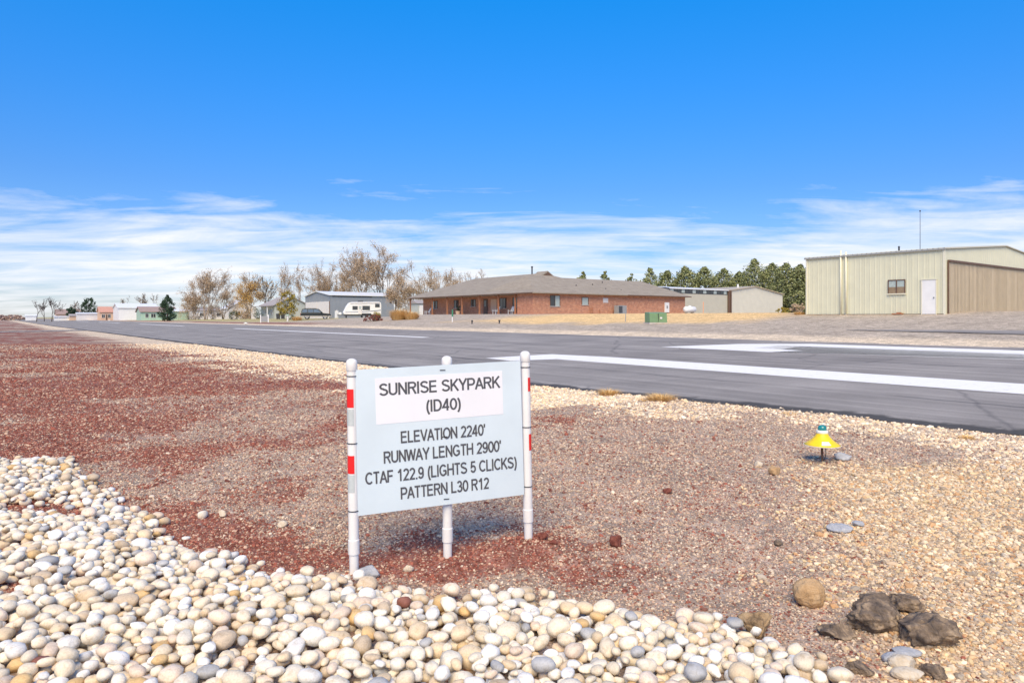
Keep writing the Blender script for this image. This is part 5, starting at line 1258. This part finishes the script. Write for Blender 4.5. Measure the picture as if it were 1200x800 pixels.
MB().prism([(gx0 + .04, -.3), (gx1 - .04, -.3), (gx1 - .04, ge1 - .03), (gxr, gr - .03), (gx0 + .04, ge0 - .03)], 'y', .04, 14).build('inner_wall', M['light_beige_metal'], b2)
for k in range(13):
    w = (gx1 - gx0) / 13; m = MB(); ribbed(m, 'x', -0.002 * (k % 2), gx0 + k * w, gx0 + (k + 1) * w - .004, const(-.2), lambda t: gtop(t) - .02, -1); m.build('wall_panel', M['light_beige_metal'], b2)
MB().add([(gx0 - .2, -.25, ge0), (gxr, -.25, gr), (gx1 + .25, -.25, ge1), (gx0 - .2, 14.2, ge0), (gxr, 14.2, gr), (gx1 + .25, 14.2, ge1), (gx0 - .2, -.25, ge0 + .12), (gxr, -.25, gr + .12), (gx1 + .25, -.25, ge1 + .12), (gx0 - .2, 14.2, ge0 + .12), (gxr, 14.2, gr + .12), (gx1 + .25, 14.2, ge1 + .12)],
         [(0, 1, 7, 6), (1, 2, 8, 7), (6, 7, 10, 9), (7, 8, 11, 10), (0, 3, 4, 1), (1, 4, 5, 2), (2, 5, 11, 8), (0, 6, 9, 3)]).build('gable_roof', M['tan_metal'], b2)
for xx in (14.85, 15.35): MB().box(xx - .13, xx + .13, -.32, -.06, -.2, 4.0).build('corner_post', M['brown_trim'], b2)
MB().tube([(20.5, 2.0, 4.4), (20.5, 2.0, 5.3)], .16, 8).build('roof_vent', M['white_paint'], b2)

# --- blue-grey hangar on the left
gh = building('grey_hangar', 'blue grey metal hangar with white sliding door and white roof', 'hangar', 52.2, 129.6)
GE, GR_, GL, GW = 4.55, 5.45, 14.0, 13.6     # ridge along x
MB().prism([(.05, -.3), (GW - .05, -.3), (GW - .05, GE - .03), (GW / 2, GR_ - .03), (.05, GE - .03)], 'x', .05, GL - .05).build('inner_wall', M['grey_metal'], gh)
panels(gh, 'x', 0.0, 0.0, GL, const(-.2), const(GE - .02), -1, 'grey_metal', 1.17)
panels(gh, 'y', 0.0, 0.0, GW, const(3.4), lambda t: GE + (GR_ - GE) * (1 - abs(t - GW / 2) / (GW / 2)) - .02, -1, 'grey_metal', 1.36)
for k in range(6):
    w = (GW - .6) / 6; MB().box(-.09 - .015 * (k % 2), -.012, .3 + k * w, .3 + (k + 1) * w - .05, .0, 3.38).build('door_panel', M['offwhite'], gh)
MB().box(-.05, .03, 0, .29, -.2, 3.39).box(-.05, .03, GW - .29, GW, -.2, 3.39).build('door_frame', M['brown_trim'], gh)
MB().add([(-.3, -.3, GE), (GL + .3, -.3, GE), (GL + .3, GW / 2, GR_ + .02), (-.3, GW / 2, GR_ + .02), (GL + .3, GW + .3, GE), (-.3, GW + .3, GE)] + [(-.3, -.3, GE + .12), (GL + .3, -.3, GE + .12), (GL + .3, GW / 2, GR_ + .14), (-.3, GW / 2, GR_ + .14), (GL + .3, GW + .3, GE + .12), (-.3, GW + .3, GE + .12)],
         [(6, 7, 8, 9), (9, 8, 10, 11), (0, 1, 7, 6), (0, 3, 2, 1), (3, 5, 4, 2), (0, 6, 9, 3), (3, 9, 11, 5), (1, 2, 8, 7), (2, 4, 10, 8)]).build('roof', M['white_roof'], gh)
MB().box(.5, 9.0, -.05, -.028, GE - .28, GE - .1).build('gutter', M['dark_metal'], gh)
MB().box(13.0, 13.5, -.06, -.028, GE - 1.4, GE - .5).build('vent_louvre', M['dark_metal'], gh)
x, y, zg = W(394.5, 126)
ub = thing('utility_cabinet', 'narrow white utility cabinet in front of the grey hangar', 'cabinet', (x, y, zg), ROT)
MB().box(-.28, .28, -.2, .2, -.05, 1.35).build('housing', M['white_paint'], ub); MB().box(-.24, .24, -.225, -.202, .1, 1.25).build('door', M['white_paint'], ub); MB().box(-.1, .1, -.18, .1, 1.352, 1.5).build('cap', M['offwhite'], ub)

# --- pale house next to it, green house, white barn, peach house, sheds
def gable_house(name, label, px, Y, wx, wy, eave, ridge, wall, roof_, ridge_axis, z=None, rz=ROT, over=.35, windows=(), cat='house'):
    x, _, zg = W(px, Y); t = thing(name, label, cat, (x, Y, zg if z is None else z), rz)
    if ridge_axis == 'y':
        MB().prism([(0, -.4), (wx, -.4), (wx, eave), (wx / 2, ridge), (0, eave)], 'y', 0, wy).build('wall', M[wall], t)
        k = (ridge - eave) / (wx / 2); o = over; vs = []
        for dz in (.03, .17):
            vs += [(-o, -o, eave - k * o + dz), (wx / 2, -o, ridge + dz), (wx + o, -o, eave - k * o + dz), (-o, wy + o, eave - k * o + dz), (wx / 2, wy + o, ridge + dz), (wx + o, wy + o, eave - k * o + dz)]
    else:
        MB().prism([(0, -.4), (wy, -.4), (wy, eave), (wy / 2, ridge), (0, eave)], 'x', 0, wx).build('wall', M[wall], t)
        k = (ridge - eave) / (wy / 2); o = over; vs = []
        for dz in (.03, .17):
            vs += [(-o, -o, eave - k * o + dz), (-o, wy / 2, ridge + dz), (-o, wy + o, eave - k * o + dz), (wx + o, -o, eave - k * o + dz), (wx + o, wy / 2, ridge + dz), (wx + o, wy + o, eave - k * o + dz)]
    fs = [(6, 7, 10, 9), (7, 8, 11, 10), (0, 3, 4, 1), (1, 4, 5, 2), (0, 1, 7, 6), (1, 2, 8, 7), (3, 9, 10, 4), (4, 10, 11, 5), (0, 6, 9, 3), (2, 5, 11, 8)]
    MB().add(vs, fs).build('roof', M[roof_], t)
    for ax, a0, a1, z0, z1 in windows: house_window(t, ax, 0.0, a0, a1, z0, z1, -1, 'white_paint', 'glass')
    return t
h2 = gable_house('pale_house', 'pale grey green house behind the small olive tree', 322, 150, 7.6, 10, 3.0, 4.75, 'pale_sage', 'grey_roof', 'y', windows=(('x', 1.0, 2.2, 1.0, 2.2), ('y', 1.5, 2.6, 1.0, 2.2), ('y', 5.5, 6.6, 1.0, 2.2)))
MB().box(-1.6, -1.45, .3, .45, -.2, 2.7).box(-1.6, -1.45, 8.8, 8.95, -.2, 2.7).build('porch_post', M['white_paint'], h2); MB().box(-1.8, -.36, 0, 9.2, 2.703, 2.8).build('porch_roof', M['grey_roof'], h2)
gable_house('white_house', 'white gabled house behind the golden and tan trees', 268, 200, 8.0, 9, 3.2, 5.6, 'offwhite', 'white_roof', 'y', windows=(('x', 2.0, 3.2, 1.0, 2.2), ('x', 4.8, 6.0, 1.0, 2.2)))
gable_house('pink_wall_house', 'low pinkish white building behind the tall tan tree', 226, 210, 11.5, 7, 2.7, 3.6, 'offwhite', 'grey_roof', 'x', windows=(('x', 2, 3.2, 1, 2), ('x', 7, 8.2, 1, 2)))
g2 = gable_house('green_house', 'sage green house with faded brown roof left of the conifer', 165, 200, 9.5, 8, 2.55, 4.0, 'sage_wall', 'brown_roof', 'x', windows=(('x', 1.2, 2.0, .9, 2.0), ('x', 2.7, 3.9, .9, 2.0), ('x', 6.3, 7.3, .9, 2.0)))
gable_house('green_shed', 'sage green shed peeking out right of the conifer', 203, 190, 4.0, 5, 2.4, 2.9, 'sage_wall', 'white_roof', 'x', cat='shed')
gable_house('white_barn', 'white metal barn behind the sage green house', 139, 232, 12, 14, 4.2, 5.7, 'white_paint', 'white_roof', 'x', cat='barn')
p2 = gable_house('peach_house', 'peach coloured house with terracotta roof down the runway', 117, 250, 6.6, 8, 3.0, 4.9, 'orange_wall', 'orange_roof', 'x', windows=(('x', .6, 1.6, .9, 2.1), ('x', 2.6, 3.4, .9, 2.1), ('x', 4.7, 5.7, .9, 2.1)))
MB().box(1.9, 2.4, -.06, -.004, 0, 2.1).build('door', M['brown_trim'], p2)
gable_house('white_shed', 'long low white shed left of the peach house', 90.5, 262, 7.0, 5, 2.7, 3.05, 'offwhite', 'white_roof', 'x', cat='shed')
gable_house('brown_roof_house', 'small pinkish house with dark brown roof behind bare trees', 66, 300, 9.5, 8, 2.9, 5.0, 'orange_wall', 'brown_roof', 'x', windows=(('x', 1.5, 2.7, .9, 2.1), ('x', 5.0, 6.2, .9, 2.1)))
gable_house('tan_shed', 'small tan shed between brown roofed house and white shed', 82, 270, 3.0, 4, 2.0, 2.6, 'orange_wall', 'grey_roof', 'x', cat='shed')
gable_house('far_white_shed', 'tiny white shed near the far end of the runway', 30, 360, 5.0, 5, 2.6, 3.3, 'white_paint', 'white_roof', 'x', cat='shed')
gable_house('low_white_shed', 'low white shed under the dark bare trees', 64, 270, 5.5, 4, 1.7, 1.9, 'white_paint', 'white_roof', 'x', cat='shed')

# ------------------------------------------------------------------ vehicles
def wheel(parent, x, y, r, w, side):
    m = MB(); prof = [(r * .62, -w / 2), (r * .93, -w / 2), (r, -w / 2 + .03), (r, w / 2 - .03), (r * .93, w / 2), (r * .62, w / 2), (r * .62, -w / 2)]
    def ring(prof_):
        mm = MB(); n = 22; vs = []; fs = []
        for rr, yy in prof_:
            for k in range(n): a = 2 * math.pi * k / n; vs.append((x + rr * math.cos(a), y + yy, r + rr * math.sin(a)))
        for i in range(len(prof_) - 1):
            for k in range(n): k2 = (k + 1) % n; fs.append((i * n + k, i * n + k2, (i + 1) * n + k2, (i + 1) * n + k))
        return mm.add(vs, fs)
    wh = ring(prof).build('wheel', M['tyre'], parent, smooth=False)
    ring([(0.0, side * w * .36), (r * .2, side * w * .40), (r * .5, side * w * .30), (r * .62, side * w * .45)]).build('rim', M['rim'], wh)
def suv():
    x, y, zg = W(370.5, 113)
    t = thing('parked_car', 'dark green sport utility car with silver lower panels by the grey hangar', 'car', (x, y, zg), R(14))
    wd = .9
    # local x forward (to the right), y across
    body = [(-2.42, .55), (-2.46, .80), (-2.40, 1.02), (-1.0, 1.06), (0.95, 1.06), (1.45, 1.02), (2.25, .93), (2.40, .80), (2.42, .52), (2.1, .42), (-2.1, .42)]
    b = MB().prism(body, 'y', -wd, wd).build('body', M['suv_paint'], t); soften(b, .06)
    cab = [(-2.36, 1.055), (-2.22, 1.66), (-2.05, 1.74), (.15, 1.76), (.42, 1.70), (1.12, 1.055)]
    m = MB(); n = len(cab); vs = []
    for sy in (-1, 1):
        for (cx_, cz_) in cab: vs.append((cx_, sy * (wd - .03 - (cz_ - 1.055) * .22), cz_))
    m.add(vs, [tuple(range(n)), tuple(range(n, 2 * n))] + [(i, (i + 1) % n, n + (i + 1) % n, n + i) for i in range(n)]); cb_ = m.build('cabin', M['suv_paint'], t); soften(cb_, .04)
    def sidewin(p, sy):
        q = [(a_, sy * (wd - .03 - (z_ - 1.055) * .22 + .006), z_) for a_, z_ in p]; q2 = [(a_, yy - sy * .02, z_) for a_, yy, z_ in q]; k = len(q)
        MB().add(q + q2, [tuple(range(k)), tuple(range(k, 2 * k))] + [(i, (i + 1) % k, k + (i + 1) % k, k + i) for i in range(k)]).build('window', M['car_glass'], t)
    for sy in (-1, 1):
        sidewin([(-2.2, 1.12), (-2.1, 1.62), (-1.38, 1.64), (-1.38, 1.12)], sy); sidewin([(-1.26, 1.12), (-1.26, 1.64), (-.48, 1.65), (-.48, 1.12)], sy)
        sidewin([(-.38, 1.12), (-.38, 1.65), (.24, 1.65), (.85, 1.12)], sy)
        MB().box(-2.43, 2.36, *sorted((sy * (wd - .02), sy * (wd + .025))), .40, .60).build('lower_cladding', M['suv_clad'], t)
        for xx in (-1.42, 1.45):
            wheel(t, xx, sy * (wd - .10), .38, .24, sy)
            m = MB(); a_ = np.linspace(0, math.pi, 13); vs = [(xx + .47 * math.cos(q), sy * (wd + .028), .40 + .47 * math.sin(q)) for q in a_] + [(xx + .40 * math.cos(q), sy * (wd + .028), .40 + .40 * math.sin(q)) for q in a_]
            m.add(vs, [(i, i + 1, 14 + i, 13 + i) for i in range(12)]).build('wheel_arch', M['dark_metal'], t)
        MB().box(.75, .95, *sorted((sy * (wd + .0), sy * (wd + .17))), 1.06, 1.20).build('mirror', M['suv_paint'], t)
        MB().box(2.36, 2.435, *sorted((sy * .52, sy * .84)), .72, .88).build('headlight', M['lamp_lens'], t)
        MB().box(-2.475, -2.42, *sorted((sy * .70, sy * .88)), .72, 1.0).build('tail_light', M['tail_lens'], t)
        MB().tube([(-1.9, sy * .62, 1.80), (.0, sy * .62, 1.82)], .025, 6).build('roof_rail', M['dark_metal'], t)
    MB().add([(.47, -.70, 1.66), (.47, .70, 1.66), (1.08, .82, 1.10), (1.08, -.82, 1.10)], [(0, 1, 2, 3)]).build('windscreen', M['glass'], t).location = (.02, 0, .012)
    MB().box(2.41, 2.52, -.86, .86, .42, .62).build('front_bumper', M['suv_clad'], t); MB().box(-2.54, -2.43, -.86, .86, .42, .64).build('rear_bumper', M['suv_clad'], t)
    MB().box(2.385, 2.43, -.48, .48, .70, .88).build('grille', M['dark_metal'], t)
suv()
def trailer():
    x, y, zg = W(424, 121)
    t = thing('camping_trailer', 'white camping trailer parked in front of the grey hangar', 'trailer', (x, y, zg), R(17))
    wd = 1.2; prof = [(-3.1, .62), (-3.28, .95), (-2.75, 2.05), (-2.35, 2.62), (-1.9, 2.78), (2.9, 2.86), (3.22, 2.70), (3.3, 2.2), (3.28, .62)]
    b = MB().prism(prof, 'y', -wd, wd).build('body', M['white_paint'], t); soften(b, .07)
    for x0, x1, z0, z1 in ((-1.65, -.85, 1.5, 2.05), (.05, 1.25, 1.45, 2.1), (2.25, 2.95, 1.95, 2.45)):
        f = MB().box(x0 - .05, x1 + .05, -wd - .03, -wd - .003, z0 - .05, z1 + .05).build('window', M['dark_metal'], t); MB().box(x0, x1, -wd - .045, -wd - .032, z0, z1).build('pane', M['glass'], f)
    d = MB().box(-.72, -.08, -wd - .025, -wd - .003, .72, 2.35).build('door', M['offwhite'], t); MB().box(-.6, -.2, -wd - .04, -wd - .027, 1.6, 2.1).build('pane', M['pale_glass'], d); MB().box(-.18, -.12, -wd - .06, -wd - .027, 1.35, 1.5).build('handle', M['dark_metal'], d)
    MB().add([(-2.9, -wd - .012, 1.05), (.2, -wd - .012, 1.15), (3.2, -wd - .012, 1.45), (3.2, -wd - .012, 1.30), (.2, -wd - .012, 1.02), (-2.9, -wd - .012, .98)], [(0, 1, 4, 5), (1, 2, 3, 4)]).build('stripe', M['stripe'], t)
    MB().box(-3.0, 3.1, -wd + .05, wd - .05, .38, .62).build('chassis', M['dark_metal'], t)
    for xx in (.25, 1.15):
        for sy in (-1, 1): wheel(t, xx, sy * (wd - .14), .36, .22, sy)
    MB().box(-.15, 1.55, -wd - .02, -wd + .02, .62, .84).build('fender', M['dark_metal'], t)
    m = MB().box(-.7, .2, -.35, .35, 2.80, 3.05).build('roof_unit', M['dark_metal'], t); soften(m, .06)
    MB().tube([(-3.1, -.7, .5), (-4.2, 0, .5)], .05, 6).tube([(-3.1, .7, .5), (-4.2, 0, .5)], .05, 6).build('hitch', M['dark_metal'], t)
    MB().tube([(-4.1, 0, .02), (-4.1, 0, .75)], .04, 6).build('jack', M['dark_metal'], t)
    m = MB().box(-4.0, -3.5, -.35, .35, .55, 1.0).build('gas_bottle_cover', M['white_paint'], t); soften(m, .08)
    MB().tube([(-2.1, -wd - .06, 2.62), (3.0, -wd - .06, 2.70)], .06, 8).build('awning', M['offwhite'], t)
    for xx in (-2.7, 2.9): MB().box(xx - .06, xx + .06, -.9, -.78, -.02, .38).box(xx - .06, xx + .06, .78, .9, -.02, .38).build('stabiliser', M['dark_metal'], t)
trailer()

# ------------------------------------------------------------------ small yard objects
x, y, zg = W(769, 46.3)
tr = thing('transformer_box', 'green pad mounted transformer box in front of the brick house', 'transformer', (x, y, zg), R(14))
MB().box(-.70, .70, -.42, .5, -.06, .06).build('base_pad', M['concrete'], tr)
b = MB().add([(-.64, -.36, .06), (.64, -.36, .06), (.64, .44, .06), (-.64, .44, .06), (-.64, -.30, .70), (.64, -.30, .70), (.64, .44, .76), (-.64, .44, .76)], [(0, 3, 2, 1), (4, 5, 6, 7), (0, 1, 5, 4), (1, 2, 6, 5), (2, 3, 7, 6), (3, 0, 4, 7)]).build('cabinet', M['green_box'], tr); soften(b, .02)
MB().box(-.02, -.005, -.385, -.28, .1, .66).build('door_seam', M['dark_metal'], tr)
MB().box(.1, .26, -.372, -.345, .3, .42).build('warning_plate', M['offwhite'], tr)
def stake(px, Y, h, mat, label, r=.03, cat='stake', name='stake', top=None):
    x, y, zg = W(px, Y); t = thing(name, label, cat, (x, y, zg)); MB().tube([(0, 0, -.1), (.02, 0, h)], r, 6).build('pole', M[mat], t)
    if top: MB().lathe([(r * 1.5, 0), (r * 1.6, top[1] * .5), (r * 1.3, top[1]), (0, top[1])], 8, (.02, 0, h - top[1] * .9)).build('cap', M[top[0]], t)
stake(824, 62, 1.05, 'orange_paint', 'thin orange survey stake in the golden grass')
stake(733, 50, .62, 'grey_unit', 'thin grey stake left of the transformer box')
stake(530, 66, 1.15, 'white_paint', 'slim marker post with green top in front of the porch', .05, 'marker post', 'marker_post', ('marker_green', .7))
stake(553, 60, .32, 'dark_metal', 'short dark post in front of the porch, left one', .06, 'post', 'short_post', ('dark_metal', .1))
stake(585, 58, .30, 'dark_metal', 'short dark post in front of the porch, right one', .06, 'post', 'short_post', ('dark_metal', .1))
stake(337, 104, 1.05, 'offwhite', 'pale green utility pedestal beside the small olive tree', .13, 'pedestal', 'utility_pedestal', ('sage_wall', .2))
x, y, zg = W(310, 103)
ys = thing('yard_board', 'grey board between two white posts at the lawn edge', 'board', (x, y, zg), R(8))
MB().box(-.45, .45, -.03, .03, .12, .95).build('board', M['grey_unit'], ys)
for sx in (-.55, .55): MB().box(sx - .07, sx + .07, -.07, .07, -.1, 1.15).build('post', M['white_paint'], ys)
def bin_(px, Y, label):
    x, y, zg = W(px, Y); t = thing('wheeled_bin', label, 'bin', (x, y, zg), R(10), 'dark wheeled bins')
    MB().add([(-.26, -.3, .08), (.26, -.3, .08), (.26, .26, .08), (-.26, .26, .08), (-.34, -.38, 1.0), (.34, -.38, 1.0), (.34, .36, 1.0), (-.34, .36, 1.0)], [(0, 3, 2, 1), (4, 5, 6, 7), (0, 1, 5, 4), (1, 2, 6, 5), (2, 3, 7, 6), (3, 0, 4, 7)]).build('body', M['dark_metal'], t)
    MB().add([(-.36, -.4, 1.005), (.36, -.4, 1.005), (.36, .4, 1.005), (-.36, .4, 1.005), (-.3, -.32, 1.1), (.3, -.32, 1.1), (.3, .34, 1.12), (-.3, .34, 1.12)], [(0, 3, 2, 1), (4, 5, 6, 7), (0, 1, 5, 4), (1, 2, 6, 5), (2, 3, 7, 6), (3, 0, 4, 7)]).build('lid', M['dark_metal'], t)
    for sx in (-.28, .28): MB().tube([(sx - .03, .24, .1), (sx + .03, .24, .1)], .1, 10).build('wheel', M['tyre'], t)
bin_(326, 128, 'dark wheeled bin left of the olive tree trunk'); bin_(331.5, 130, 'dark wheeled bin just behind the olive tree trunk')
